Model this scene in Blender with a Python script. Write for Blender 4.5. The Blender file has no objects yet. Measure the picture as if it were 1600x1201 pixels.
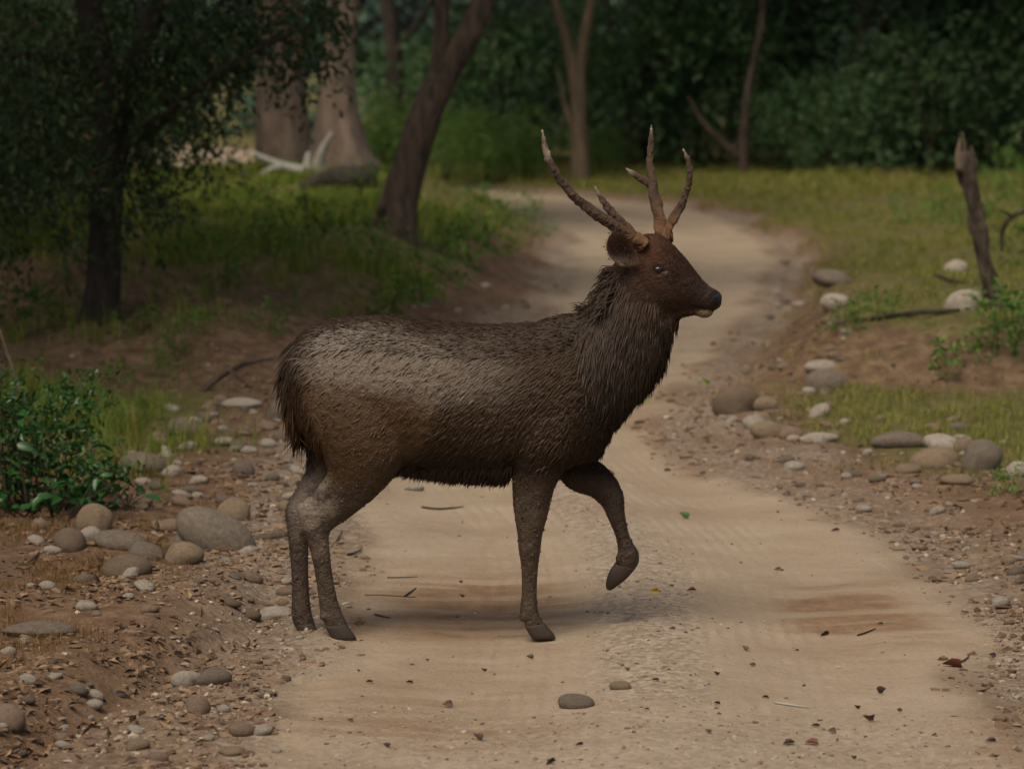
import bpy, bmesh, math, random
import numpy as np
from mathutils import Vector, Matrix

# ------------------------------------------------------------------ camera, sky, sun, exposure
FPX, W0, H0 = 4944.0, 1600.0, 1201.0
CAM_H, HORIZON = 2.18, 100.0
PITCH = math.atan((H0 / 2 - HORIZON) / FPX)
sc = bpy.context.scene
cam_d = bpy.data.cameras.new('camera')
cam = bpy.data.objects.new('camera', cam_d)
sc.collection.objects.link(cam)
cam_d.sensor_width = 36.0
cam_d.lens = 36.0 * FPX / W0
cam_d.clip_start, cam_d.clip_end = 0.1, 3000
cam.location = (0, 0, CAM_H)
cam.rotation_euler = (math.pi / 2 - PITCH, 0, 0)
cam_d.dof.use_dof = True
cam_d.dof.focus_distance = 11.95
cam_d.dof.aperture_fstop = 3.3
sc.camera = cam

SUN_EL, SUN_AZ = math.radians(58), math.radians(205)      # azimuth measured clockwise from +Y
world = bpy.data.worlds.new('World')
sc.world = world
world.use_nodes = True
wn = world.node_tree
bg = wn.nodes['Background']
sky = wn.nodes.new('ShaderNodeTexSky')
sky.sky_type = 'NISHITA'
sky.sun_disc = False
sky.sun_elevation = SUN_EL
sky.sun_rotation = SUN_AZ
sky.dust_density = 8.0
sky.air_density = 0.7
sky.ozone_density = 0.0
wn.links.new(sky.outputs[0], bg.inputs[0])
bg.inputs[1].default_value = 0.07
sun_d = bpy.data.lights.new('sun', 'SUN')
sun_d.energy = 1.5
sun_d.angle = math.radians(32)
sun_d.color = (1.0, 0.86, 0.68)
sun = bpy.data.objects.new('sun', sun_d)
sc.collection.objects.link(sun)
sv = Vector((math.sin(SUN_AZ) * math.cos(SUN_EL), math.cos(SUN_AZ) * math.cos(SUN_EL), math.sin(SUN_EL)))
sun.rotation_euler = sv.to_track_quat('Z', 'Y').to_euler()
sun.location = (0, 0, 30)
sc.view_settings.view_transform = 'Standard'
sc.view_settings.look = 'None'
sc.view_settings.gamma = 1.0
sc.view_settings.exposure = 0.42
sc.render.engine = 'CYCLES'
sc.cycles.use_denoising = True
sc.cycles.max_bounces = 6
sc.cycles.diffuse_bounces = 3
sc.cycles.glossy_bounces = 2
sc.cycles.transmission_bounces = 3

rng = np.random.default_rng(11)
random.seed(5)
COL = sc.collection
PI = math.pi

# ------------------------------------------------------------------ helpers: noise, pixels, meshes
_perm = np.random.default_rng(3).random((256, 256))

def vnoise(x, y):
    x = np.asarray(x, float); y = np.asarray(y, float)
    xi = np.floor(x).astype(int); yi = np.floor(y).astype(int)
    fx = x - xi; fy = y - yi
    fx = fx * fx * (3 - 2 * fx); fy = fy * fy * (3 - 2 * fy)
    a = _perm[xi & 255, yi & 255]; b = _perm[(xi + 1) & 255, yi & 255]
    c = _perm[xi & 255, (yi + 1) & 255]; d = _perm[(xi + 1) & 255, (yi + 1) & 255]
    return (a * (1 - fx) + b * fx) * (1 - fy) + (c * (1 - fx) + d * fx) * fy

def fbm(x, y, o=4):
    s = 0; a = 0.5; t = 0
    for k in range(o):
        s = s + a * vnoise(x * 2 ** k + 17 * k, y * 2 ** k + 31 * k); t += a; a *= 0.5
    return s / t

def sstep(a, b, x):
    t = np.clip((np.asarray(x, float) - a) / (b - a), 0, 1)
    return t * t * (3 - 2 * t)

CT, ST = math.cos(PITCH), math.sin(PITCH)
def ray(px, py):
    u = (px - W0 / 2) / FPX; v = -(py - H0 / 2) / FPX
    return np.array([u, CT + v * ST, -ST + v * CT])      # camera looks along +Y, pitched down

def at_depth(px, py, y):
    r = ray(px, py); return np.array([0, 0, CAM_H]) + r * (y / r[1])

# the road's centre line: (x, y, half width)
ROAD = np.array([(.0, -30, 1.3), (.2, 0, 1.3), (.4, 6, 1.3), (.47, 9.8, 1.2), (.54, 11.9, 1.29), (.56, 13.5, 1.3), (.51, 14.4, 1.24), (.40, 15.4, 1.13),
                 (.21, 16.6, .97), (.04, 18, .87), (.06, 19.6, .89), (.33, 21.6, .94), (.68, 24, .92), (1.11, 26.9, .92),
                 (1.53, 30.8, .97), (1.89, 35.9, 1.16), (1.97, 39.9, 1.25), (1.7, 44.9, 1.3), (1.0, 49, 1.5),
                 (-1.2, 53, 1.6), (-4, 58, 2.2), (-6.3, 66, 3.2), (-8.3, 76, 3.6), (-16, 90, 4)])

def road_dist(x, y):
    x = np.asarray(x, float); y = np.asarray(y, float)
    best = np.full(x.shape, 1e9)
    for a, b in zip(ROAD[:-1], ROAD[1:]):
        d = b[:2] - a[:2]; L = d @ d
        t = np.clip(((x - a[0]) * d[0] + (y - a[1]) * d[1]) / L, 0, 1)
        dist = np.hypot(x - a[0] - t * d[0], y - a[1] - t * d[1]) - (a[2] + t * (b[2] - a[2]))
        best = np.minimum(best, dist)
    return best

def centre_x(y):
    return np.interp(y, ROAD[:, 1], ROAD[:, 0])

def height(x, y):
    x = np.asarray(x, float); y = np.asarray(y, float)
    s = road_dist(x, y); cx = centre_x(y)
    left = x < cx
    off = np.maximum(s, 0)
    n1 = fbm(x * .8, y * .8) - .5
    n2 = fbm(x * 4 + 9, y * 4) - .5
    z = np.zeros_like(x)
    # left bank: plateau that starts about 22 m out
    lb = sstep(21.6, 26.5, y + 2.2 * n1) * (1 - sstep(43, 50, y + x * -.3))
    z = z + np.where(left, lb * sstep(.05, 2.1, off + .5 * n1) * (.68 + .35 * n1), 0)
    # right side: low ledge, then an eroded step up to the meadow
    rb = sstep(20.6, 21.9, y + .8 * n1 + .25 * (x - 2.5)) * (1 - sstep(52, 75, y))
    wide = 1.0 + 5.0 * sstep(24, 32, y)
    z = z + np.where(~left, .06 * sstep(0, .8, off) + rb * sstep(.3, wide, off + .4 * n1) * (.38 - .26 * sstep(30, 46, y) + .2 * n1), 0)
    # shallow rut beside the road on the right, gully in front on the left
    z = z - np.where(~left, .07 * np.exp(-((off - .22) / .12) ** 2) * sstep(21, 24, y), 0)
    gx = np.interp(y, [8, 9.8, 10.6, 11.4, 12.3, 13.5, 15], [-1.75, -1.62, -1.42, -1.22, -1.0, -.95, -1.0])
    g = np.exp(-((x - gx) / .11) ** 2) * (1 - sstep(12.4, 13.4, y)) * sstep(4, 6, y)
    z = z - .07 * g
    z = z + np.where(x < gx, .07 * sstep(0, .35, gx - x) * (1 - sstep(12.5, 14, y)), 0)
    # crown between the wheel tracks, faint track hollows
    q = x - (cx - .02)
    inr = sstep(.1, -.3, s)
    z = z + inr * (.022 * np.exp(-(q / .22) ** 2) - .018 * np.exp(-((q - .62) / .25) ** 2) - .018 * np.exp(-((q + .62) / .25) ** 2))
    rough = 1 - .8 * inr
    z = z + rough * (.07 * n1 + .05 * n2) + .012 * (fbm(x * 12, y * 12, 2) - .5) * (0.25 + rough)
    return z

def ground_at(px, py):
    r = ray(px, py); ts = np.linspace(6, 110, 5200) / r[1]
    X = r[0] * ts; Y = r[1] * ts; Z = CAM_H + r[2] * ts
    h = height(X, Y)
    k = np.argmax(Z <= h)
    if Z[k] > h[k]: k = len(ts) - 1
    return np.array([X[k], Y[k], float(h[k])])

def mesh_from(name, verts, faces_list, smooth=True):
    """faces_list: list of (n, k) integer arrays"""
    me = bpy.data.meshes.new(name)
    verts = np.asarray(verts, np.float32)
    me.vertices.add(len(verts)); me.vertices.foreach_set('co', verts.ravel())
    faces_list = [np.asarray(f, np.int32) for f in faces_list if len(f)]
    loops = np.concatenate([f.ravel() for f in faces_list])
    tot = np.concatenate([np.full(len(f), f.shape[1], np.int32) for f in faces_list])
    start = np.concatenate([[0], np.cumsum(tot)[:-1]]).astype(np.int32)
    me.loops.add(len(loops)); me.loops.foreach_set('vertex_index', loops)
    me.polygons.add(len(tot)); me.polygons.foreach_set('loop_start', start)
    try: me.polygons.foreach_set('loop_total', tot)
    except Exception: pass
    me.polygons.foreach_set('use_smooth', np.full(len(tot), smooth))
    me.update(calc_edges=True); me.validate()
    return me

def link(name, me, mat=None, parent=None):
    o = bpy.data.objects.new(name, me); COL.objects.link(o)
    if mat is not None and me is not None and len(me.materials) == 0: me.materials.append(mat)
    if parent is not None: o.parent = parent
    return o

def tag(o, label, cat=None, group=None, kind=None):
    o['label'] = label
    if cat: o['category'] = cat
    if group: o['group'] = group
    if kind: o['kind'] = kind
    return o

def empty(name, loc=(0, 0, 0), rz=0):
    o = bpy.data.objects.new(name, None); COL.objects.link(o)
    o.location = loc; o.rotation_euler = (0, 0, rz); o.empty_display_size = .1
    return o

def color_attr(me, name, rgba):
    a = me.attributes.new(name, 'FLOAT_COLOR', 'POINT')
    a.data.foreach_set('color', np.asarray(rgba, np.float32).ravel())

def tube(path, radii, n=10, flare=None, wob=0.0, seed=0):
    """closed tube along a path; returns verts, quads, tris"""
    P = np.asarray(path, float); R = np.asarray(radii, float)
    T = np.gradient(P, axis=0); T /= np.linalg.norm(T, axis=1)[:, None] + 1e-9
    up = np.array([0, 1.0, 0]) if abs(T[0, 1]) < .9 else np.array([1.0, 0, 0])
    V = []; rr = np.random.default_rng(seed)
    ph = rr.random(3) * 6.28
    ang = np.arange(n) / n * 2 * PI
    for i, (p, t, r) in enumerate(zip(P, T, R)):
        a = np.cross(t, up); a /= np.linalg.norm(a) + 1e-9; b = np.cross(a, t)
        rad = r * (1 + wob * (np.sin(2 * ang + ph[0] + i * .4) * .5 + np.sin(3 * ang + ph[1] - i * .7) * .5 + .6 * (rr.random() - .5)))
        if flare is not None: rad = rad * flare(i, ang)
        V.append(p + np.cos(ang)[:, None] * a * rad[:, None] + np.sin(ang)[:, None] * b * rad[:, None])
    V = np.concatenate(V); m = len(P)
    i, j = np.meshgrid(np.arange(m - 1), np.arange(n), indexing='ij'); i = i.ravel(); j = j.ravel()
    Q = np.stack([i * n + j, i * n + (j + 1) % n, (i + 1) * n + (j + 1) % n, (i + 1) * n + j], 1)
    V = np.concatenate([V, [P[0], P[-1]]]); c0 = len(V) - 2; c1 = len(V) - 1
    jj = np.arange(n)
    T3 = np.concatenate([np.stack([np.full(n, c0), (jj + 1) % n, jj], 1), np.stack([np.full(n, c1), (m - 1) * n + jj, (m - 1) * n + (jj + 1) % n], 1)])
    return V, Q, T3

def resample(path, radii, step):
    P = np.asarray(path, float); R = np.asarray(radii, float)
    d = np.concatenate([[0], np.cumsum(np.linalg.norm(np.diff(P, axis=0), axis=1))])
    k = max(4, int(d[-1] / step)); t = np.linspace(0, d[-1], k)
    # Catmull-like smoothing by interpolating and averaging
    out = np.stack([np.interp(t, d, P[:, c]) for c in range(3)], 1); r = np.interp(t, d, R)
    for _ in range(3):
        out[1:-1] = (out[:-2] + 2 * out[1:-1] + out[2:]) / 4; r[1:-1] = (r[:-2] + 2 * r[1:-1] + r[2:]) / 4
    return out, r

def tube_obj(name, path, radii, mat, parent=None, n=10, step=.1, wob=.08, seed=0, flare=None, origin=(0, 0, 0)):
    p, r = resample(path, radii, step)
    fl = None if flare is None else (lambda i, a: flare(p[i], a))
    V, Q, T3 = tube(p, r, n, fl, wob, seed)
    return link(name, mesh_from(name, V - np.asarray(origin), [Q, T3]), mat, parent)

# ------------------------------------------------------------------ materials
def new_mat(name):
    m = bpy.data.materials.new(name); m.use_nodes = True
    nt = m.node_tree; b = nt.nodes['Principled BSDF']
    return m, nt, b

def N(nt, t, **k):
    n = nt.nodes.new(t)
    for a, v in k.items(): setattr(n, a, v)
    return n

def noise_node(nt, scale, detail=4, rough=.6, vec=None):
    n = N(nt, 'ShaderNodeTexNoise'); n.inputs['Scale'].default_value = scale; n.inputs['Detail'].default_value = detail
    n.inputs['Roughness'].default_value = rough
    if vec is not None: nt.links.new(vec, n.inputs['Vector'])
    return n

def ramp(nt, fac, stops):
    r = N(nt, 'ShaderNodeValToRGB'); e = r.color_ramp.elements
    while len(e) < len(stops): e.new(.5)
    for el, (p, c) in zip(e, stops): el.position = p; el.color = (*c, 1)
    nt.links.new(fac, r.inputs[0]); return r.outputs[0]

def mixc(nt, fac, a, b, mode='MIX'):
    m = N(nt, 'ShaderNodeMix', data_type='RGBA', blend_type=mode)
    for s, v in ((m.inputs[0], fac), (m.inputs[6], a), (m.inputs[7], b)):
        if isinstance(v, (int, float)): s.default_value = v
        elif isinstance(v, tuple): s.default_value = (*v, 1)
        else: nt.links.new(v, s)
    return m.outputs[2]

def bump(nt, b, hgt, dist, strength=1.0, prev=None):
    n = N(nt, 'ShaderNodeBump'); n.inputs['Distance'].default_value = dist; n.inputs['Strength'].default_value = strength
    nt.links.new(hgt, n.inputs['Height'])
    if prev is not None: nt.links.new(prev, n.inputs['Normal'])
    nt.links.new(n.outputs[0], b.inputs['Normal']); return n.outputs[0]

def leaf_mat(name, stops, rough=.5, transl=.25, obj_var=.0):
    m, nt, b = new_mat(name)
    g = N(nt, 'ShaderNodeNewGeometry')
    col = ramp(nt, g.outputs['Random Per Island'], stops)
    if obj_var:
        oi = N(nt, 'ShaderNodeObjectInfo')
        hsv = N(nt, 'ShaderNodeHueSaturation')
        mr = N(nt, 'ShaderNodeMapRange'); mr.inputs[3].default_value = 1 - obj_var; mr.inputs[4].default_value = 1 + obj_var
        nt.links.new(oi.outputs['Random'], mr.inputs[0]); nt.links.new(mr.outputs[0], hsv.inputs['Value'])
        nt.links.new(col, hsv.inputs['Color']); col = hsv.outputs[0]
    nt.links.new(col, b.inputs['Base Color']); b.inputs['Roughness'].default_value = rough
    b.inputs['Specular IOR Level'].default_value = .35
    if transl:
        tr = N(nt, 'ShaderNodeBsdfTranslucent'); nt.links.new(col, tr.inputs[0])
        mx = N(nt, 'ShaderNodeMixShader'); mx.inputs[0].default_value = transl
        nt.links.new(b.outputs[0], mx.inputs[1]); nt.links.new(tr.outputs[0], mx.inputs[2])
        nt.links.new(mx.outputs[0], nt.nodes['Material Output'].inputs[0])
    return m

def bark_mat(name, c0, c1, scale=9, dist=.02):
    m, nt, b = new_mat(name)
    tc = N(nt, 'ShaderNodeTexCoord'); mp = N(nt, 'ShaderNodeMapping'); mp.inputs['Scale'].default_value = (1, 1, .22)
    nt.links.new(tc.outputs['Object'], mp.inputs[0])
    n1 = noise_node(nt, scale, 8, .65, mp.outputs[0]); n2 = noise_node(nt, scale * .25, 3, .5, tc.outputs['Object'])
    c = ramp(nt, n1.outputs[0], [(.36, c0), (.62, c1)])
    c = mixc(nt, n2.outputs[0], c, (c0[0] * .8, c0[1] * .95, c0[2] * .8))
    nt.links.new(c, b.inputs['Base Color']); b.inputs['Roughness'].default_value = .9
    bump(nt, b, n1.outputs[0], dist)
    return m

def stone_mat(name, c0, c1):
    m, nt, b = new_mat(name)
    tc = N(nt, 'ShaderNodeTexCoord'); oi = N(nt, 'ShaderNodeObjectInfo')
    add = N(nt, 'ShaderNodeVectorMath', operation='ADD'); nt.links.new(tc.outputs['Object'], add.inputs[0]); nt.links.new(oi.outputs['Location'], add.inputs[1])
    n1 = noise_node(nt, 14, 6, .7, add.outputs[0]); n2 = noise_node(nt, 120, 3, .6, add.outputs[0])
    c = ramp(nt, n1.outputs[0], [(.3, c0), (.7, c1)])
    c = mixc(nt, .35, c, n2.outputs[0], 'OVERLAY')
    n3 = noise_node(nt, 5, 5, .7, add.outputs[0]); c = mixc(nt, ramp(nt, n3.outputs[0], [(.5, (0, 0, 0)), (.68, (.6, .6, .6))]), c, (.15, .1, .06))
    nt.links.new(c, b.inputs['Base Color']); b.inputs['Roughness'].default_value = .82
    p = bump(nt, b, n1.outputs[0], .03, .7); bump(nt, b, n2.outputs[0], .006, .8, p)
    return m

M = {}
M['stone_grey'] = stone_mat('stone_grey', (.12, .1, .075), (.25, .21, .16))
M['stone_tan'] = stone_mat('stone_tan', (.2, .15, .09), (.34, .26, .17))
M['stone_pale'] = stone_mat('stone_pale', (.32, .28, .225), (.54, .49, .41))
M['stone_brown'] = stone_mat('stone_brown', (.12, .085, .055), (.22, .165, .11))
M['stone_pink'] = stone_mat('stone_pink', (.2, .135, .095), (.33, .24, .17))
M['bark_dark'] = bark_mat('bark_dark', (.02, .016, .012), (.075, .06, .045), 16, .04)
M['bark_brown'] = bark_mat('bark_brown', (.03, .02, .015), (.17, .12, .09), 16, .06)
M['bark_pale'] = bark_mat('bark_pale', (.14, .1, .078), (.4, .3, .24), 8, .08)
M['bark_mid'] = bark_mat('bark_mid', (.1, .07, .045), (.24, .17, .115), 9, .05)
M['wood_grey'] = bark_mat('wood_grey', (.28, .27, .25), (.5, .48, .45), 20, .008)
M['twig'] = bark_mat('twig', (.03, .02, .012), (.08, .055, .035), 40, .002)
M['leaf_forest'] = leaf_mat('leaf_forest', [(0, (.022, .055, .02)), (.45, (.045, .105, .035)), (.85, (.065, .125, .042)), (1, (.11, .16, .075))], .6, .2, .6)
M['leaf_canopy'] = leaf_mat('leaf_canopy', [(0, (.025, .055, .015)), (.6, (.045, .09, .02)), (1, (.08, .12, .03))], .5, .2)
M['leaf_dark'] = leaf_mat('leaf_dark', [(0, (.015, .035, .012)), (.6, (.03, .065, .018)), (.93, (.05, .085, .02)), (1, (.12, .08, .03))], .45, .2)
M['leaf_weed'] = leaf_mat('leaf_weed', [(0, (.05, .12, .018)), (.6, (.09, .19, .03)), (1, (.17, .26, .05))], .5, .3, .3)
M['leaf_bush'] = leaf_mat('leaf_bush', [(0, (.012, .05, .014)), (.6, (.026, .095, .022)), (.9, (.05, .13, .03)), (1, (.12, .15, .04))], .32, .2)
M['leaf_grove'] = leaf_mat('leaf_grove', [(0, (.025, .06, .04)), (.6, (.042, .098, .062)), (1, (.09, .145, .1))], .6, .2, .55)

def grass_mat(name, stops):
    return leaf_mat(name, stops, .6, .3)
M['grass_green'] = grass_mat('grass_green', [(0, (.08, .15, .012)), (.5, (.14, .23, .022)), (.8, (.25, .27, .045)), (1, (.34, .28, .08))])
M['grass_meadow'] = grass_mat('grass_meadow', [(0, (.1, .15, .02)), (.5, (.2, .22, .04)), (1, (.36, .29, .1))])
M['grass_dry'] = grass_mat('grass_dry', [(0, (.12, .06, .02)), (.6, (.2, .11, .04)), (1, (.24, .17, .06))])

# ground material: masks r = sand, g = grass soil, b = red dirt, a = gravel
def ground_mat():
    m, nt, b = new_mat('ground_soil')
    at = N(nt, 'ShaderNodeAttribute', attribute_name='masks')
    sep = N(nt, 'ShaderNodeSeparateColor'); nt.links.new(at.outputs['Color'], sep.inputs[0])
    geo = N(nt, 'ShaderNodeNewGeometry'); pos = geo.outputs['Position']
    nf = noise_node(nt, 60, 6, .7, pos); nm = noise_node(nt, 9, 5, .65, pos); nb = noise_node(nt, 1.6, 4, .6, pos)
    vo = N(nt, 'ShaderNodeTexVoronoi'); vo.inputs['Scale'].default_value = 45; nt.links.new(pos, vo.inputs['Vector'])
    dirt = ramp(nt, nm.outputs[0], [(.25, (.075, .046, .028)), (.5, (.155, .1, .063)), (.75, (.26, .185, .122))])
    soil = ramp(nt, nm.outputs[0], [(.3, (.075, .075, .025)), (.55, (.13, .12, .045)), (.75, (.21, .17, .075))])
    sand = ramp(nt, nb.outputs[0], [(.3, (.27, .212, .146)), (.55, (.325, .265, .19)), (.75, (.37, .31, .23))])
    red = ramp(nt, nm.outputs[0], [(.3, (.15, .088, .05)), (.7, (.26, .168, .1))])
    grav = ramp(nt, vo.outputs['Color'], [(.1, (.17, .135, .1)), (.5, (.28, .228, .17)), (.9, (.4, .345, .275))])
    c = mixc(nt, sep.outputs[1], dirt, soil)
    c = mixc(nt, sep.outputs[0], c, sand)
    c = mixc(nt, at.outputs['Alpha'], c, grav)
    c = mixc(nt, sep.outputs[2], c, red)
    c = mixc(nt, .3, c, nf.outputs[0], 'OVERLAY')
    nt.links.new(c, b.inputs['Base Color']); b.inputs['Roughness'].default_value = .95
    b.inputs['Specular IOR Level'].default_value = .15
    inv = N(nt, 'ShaderNodeMath', operation='MULTIPLY_ADD'); nt.links.new(sep.outputs[0], inv.inputs[0]); inv.inputs[1].default_value = -.6; inv.inputs[2].default_value = 1
    hm = N(nt, 'ShaderNodeMath', operation='MULTIPLY'); nt.links.new(nm.outputs[0], hm.inputs[0]); nt.links.new(inv.outputs[0], hm.inputs[1])
    p = bump(nt, b, hm.outputs[0], .06, .8)
    hf = N(nt, 'ShaderNodeMath', operation='MULTIPLY'); nt.links.new(nf.outputs[0], hf.inputs[0]); nt.links.new(inv.outputs[0], hf.inputs[1])
    p = bump(nt, b, hf.outputs[0], .018, .9, p)
    # tread lines pressed into the sand of the right wheel track
    ln = N(nt, 'ShaderNodeAttribute', attribute_name='lane')
    def mth(op, a, c=None, d=None):
        q = N(nt, 'ShaderNodeMath', operation=op)
        for k, v_ in enumerate((a, c, d)):
            if v_ is None: continue
            if isinstance(v_, (int, float)): q.inputs[k].default_value = v_
            else: nt.links.new(v_, q.inputs[k])
        return q.outputs[0]
    sx = N(nt, 'ShaderNodeSeparateXYZ'); nt.links.new(pos, sx.inputs[0])
    wob_ = mth('MULTIPLY_ADD', nb.outputs[0], .06, ln.outputs['Fac'])
    wave = mth('SINE', mth('MULTIPLY', wob_, 95.0))
    band = N(nt, 'ShaderNodeMapRange'); band.interpolation_type = 'SMOOTHSTEP'; band.inputs[1].default_value = .34; band.inputs[2].default_value = .2
    nt.links.new(mth('ABSOLUTE', mth('SUBTRACT', mth('ABSOLUTE', ln.outputs['Fac']), .42)), band.inputs[0])
    pt = N(nt, 'ShaderNodeMapRange'); pt.inputs[1].default_value = .42; pt.inputs[2].default_value = .62; nt.links.new(nb.outputs[0], pt.inputs[0])
    msk = mth('MULTIPLY', mth('MULTIPLY', mth('MULTIPLY', band.outputs[0], sep.outputs[0]), nm.outputs[0]), pt.outputs[0])
    bump(nt, b, mth('MULTIPLY', wave, msk), .006, .8, p)
    return m
M['ground'] = ground_mat()

# ------------------------------------------------------------------ the ground and the road: one height field, split where the road's edge runs
def axis(breaks):
    out = [breaks[0][0]]
    for (a, s0), (b, s1) in zip(breaks[:-1], breaks[1:]):
        x = a
        while x < b:
            t = (x - a) / (b - a); x = x + s0 * (s1 / s0) ** t
            out.append(min(x, b))
    return np.unique(np.round(out, 5))
xs = axis([(-400, 60), (-30, 2.0), (-9, .25), (-3, .04), (-1.6, .034), (3.2, .034), (5, .06), (10, .25), (30, 2), (400, 60)])
ys = axis([(-40, 5), (4, .5), (9, .034), (16, .045), (24, .08), (40, .2), (70, .6), (120, 5), (600, 60)])
GX, GY = np.meshgrid(xs, ys)
GZ = height(GX, GY)
S = road_dist(GX, GY)

def masks(x, y):
    s = road_dist(x, y); cx = centre_x(y); left = x < cx; q = x - cx
    n = fbm(x * 2.3, y * 1.1 + 40) ; n2 = fbm(x * 7, y * 4 + 11, 3)
    sand = sstep(.18, -.22, s + .55 * (n - .5) + .2 * (n2 - .5))
    far = sstep(17, 24, y)
    gz = height(x, y)
    slope = np.clip((height(x, y + .25) - gz) / .25, 0, 1) + np.abs(height(x + .25, y) - gz) / .25
    grass = np.where(left, sstep(.7, 1.3, s + (n - .5)) * sstep(16.5, 19, y + 3 * (n - .5)) * (1 - .85 * sstep(20.5, 22, y) * (1 - sstep(24.5, 27, y))),
                     sstep(.55 - .3 * far, 1.2 - .4 * far, s + .8 * (n - .5)) * sstep(15.5, 17, y + 1.5 * (n - .5)))
    grass = grass * (1 - .9 * sstep(.18, .4, slope) * np.where(left, sstep(26, 24, y), sstep(27, 24, y)))
    grass = np.maximum(grass, sstep(52, 60, y) * (s > 1))
    def blob(px, py, rx, ry):
        g = ground_at(px, py); e = g[1] ** 2 / (CAM_H * FPX)
        d = ((x - g[0]) / (rx * g[1] / FPX)) ** 2 + ((y - g[1]) / (ry * e)) ** 2
        return np.exp(-d * (0.7 + .9 * n2) ) 
    streak = .35 + 1.0 * sstep(.35, .65, fbm(x * 1.5, y * 14, 3))
    red = (blob(740, 950, 160, 60) * 1.05 + blob(1340, 965, 115, 52) * 1.2 + blob(1560, 1165, 110, 30) * .6 + blob(1000, 620, 60, 70) * .35) * streak
    red = red + .5 * sstep(.5, .75, n) * sstep(-.2, -.7, s) * sstep(30, 24, y) * .4 + .55 * blob(640, 1130, 260, 60) * streak
    red = red + np.where(~left, .45 * sstep(.0, .3, s) * sstep(1.2, .5, s) * sstep(.4, .6, n), .4 * sstep(0, .4, s) * sstep(13.5, 12, y))
    grav = sstep(.2, .0, np.abs(q + .02 + .1 * (n - .5)) - .1) * .75 * sstep(10, 11, y) * sstep(19, 15, y)
    grav = np.maximum(grav, sstep(-.15, .1, s + .3 * (n2 - .5)) * sstep(.9 - .4 * far, .35 - .2 * far, s + .5 * (n - .5)) * .75 * (1 - grass))
    grav = np.maximum(grav, .4 * sstep(10.9, 10.1, y + .8 * (n - .5)) * sstep(.0, -.2, s))
    return np.stack([sand, np.clip(grass, 0, 1), np.clip(red, 0, .9), np.clip(grav, 0, 1)], -1)

MK = masks(GX, GY)
ny, nx = GX.shape
gv = np.stack([GX, GY, GZ], -1).reshape(-1, 3)
ii, jj = np.meshgrid(np.arange(ny - 1), np.arange(nx - 1), indexing='ij'); ii = ii.ravel(); jj = jj.ravel()
gq = np.stack([ii * nx + jj, ii * nx + jj + 1, (ii + 1) * nx + jj + 1, (ii + 1) * nx + jj], 1)
fs = (S[:-1, :-1] + S[1:, 1:]).ravel() / 2 + .25 * (fbm(GX[:-1, :-1].ravel() * 3, GY[:-1, :-1].ravel() * 3) - .5)
dzx = np.gradient(GZ, xs, axis=1); dzy = np.gradient(GZ, ys, axis=0)
gn = np.stack([-dzx, -dzy, np.ones_like(GZ)], -1).reshape(-1, 3); gn /= np.linalg.norm(gn, axis=1)[:, None]
def ground_piece(name, sel, label):
    used = np.unique(gq[sel]); remap = np.full(len(gv), -1); remap[used] = np.arange(len(used))
    me = mesh_from(name, gv[used], [remap[gq[sel]]])
    color_attr(me, 'masks', MK.reshape(-1, 4)[used])
    a = me.attributes.new('lane', 'FLOAT', 'POINT'); a.data.foreach_set('value', (GX - centre_x(GY)).ravel()[used].astype(np.float32))
    me.normals_split_custom_set_from_vertices(gn[used])
    o = link(name, me, M['ground']); o['kind'] = 'structure'; o['label'] = label
    return o
ground_piece('ground', fs > .02, 'brown earth and grassy banks on both sides of the track')
ground_piece('dirt_road', fs <= .02, 'pale sandy dirt track winding into the forest')

# ------------------------------------------------------------------ leaves
def leaf_cloud(pos, axis_, size, aspect=.45, fold=.25, rs=None, hexa=False):
    """one leaf per row: base at pos, pointing along axis_"""
    rs = rs or rng
    n = len(pos); a = axis_ / (np.linalg.norm(axis_, axis=1)[:, None] + 1e-9)
    r = rs.normal(size=(n, 3)); r[:, 2] += 1.2
    side = np.cross(a, r); side /= np.linalg.norm(side, axis=1)[:, None] + 1e-9
    nor = np.cross(side, a)
    L = np.asarray(size)[:, None]; w = L * aspect * .5
    if not hexa:
        V = np.stack([pos, pos + a * L * .45 + side * w + nor * w * fold, pos + a * L - nor * L * .12, pos + a * L * .45 - side * w + nor * w * fold], 1).reshape(-1, 3)
        k = np.arange(n)[:, None] * 4
        return V, np.concatenate([k + [[0, 1, 2]], k + [[0, 2, 3]]])
    V = np.stack([pos, pos + a * L * .25 + side * w * .85 + nor * w * fold, pos + a * L * .6 + side * w * .8 + nor * w * fold * .8, pos + a * L - nor * L * .18,
                  pos + a * L * .6 - side * w * .8 + nor * w * fold * .8, pos + a * L * .25 - side * w * .85 + nor * w * fold, pos + a * L * .5], 1).reshape(-1, 3)
    k = np.arange(n)[:, None] * 7
    return V, np.concatenate([k + [[i, j, 6]] for i, j in ((0, 1), (1, 2), (2, 3), (3, 4), (4, 5), (5, 0))])

def twig_leaves(rs, centers, dirs, per, tw_len, leaf, droop=.4, **kw):
    """leaves along short twigs"""
    n = len(centers)
    d = dirs / (np.linalg.norm(dirs, axis=1)[:, None] + 1e-9)
    t = (np.arange(per) + .5) / per
    tt = np.tile(t, n)[:, None]; D = np.repeat(d, per, 0); C = np.repeat(centers, per, 0)
    p = C + D * tt * tw_len + np.array([0, 0, -1]) * (tt ** 2) * tw_len * droop + rs.normal(size=(n * per, 3)) * leaf * .25
    r = rs.normal(size=(n * per, 3)); ax = D * .7 + r * .75 + np.array([0, 0, -droop])
    return leaf_cloud(p, ax, leaf * rs.uniform(.6, 1.25, n * per), rs=rs, **kw)

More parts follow.
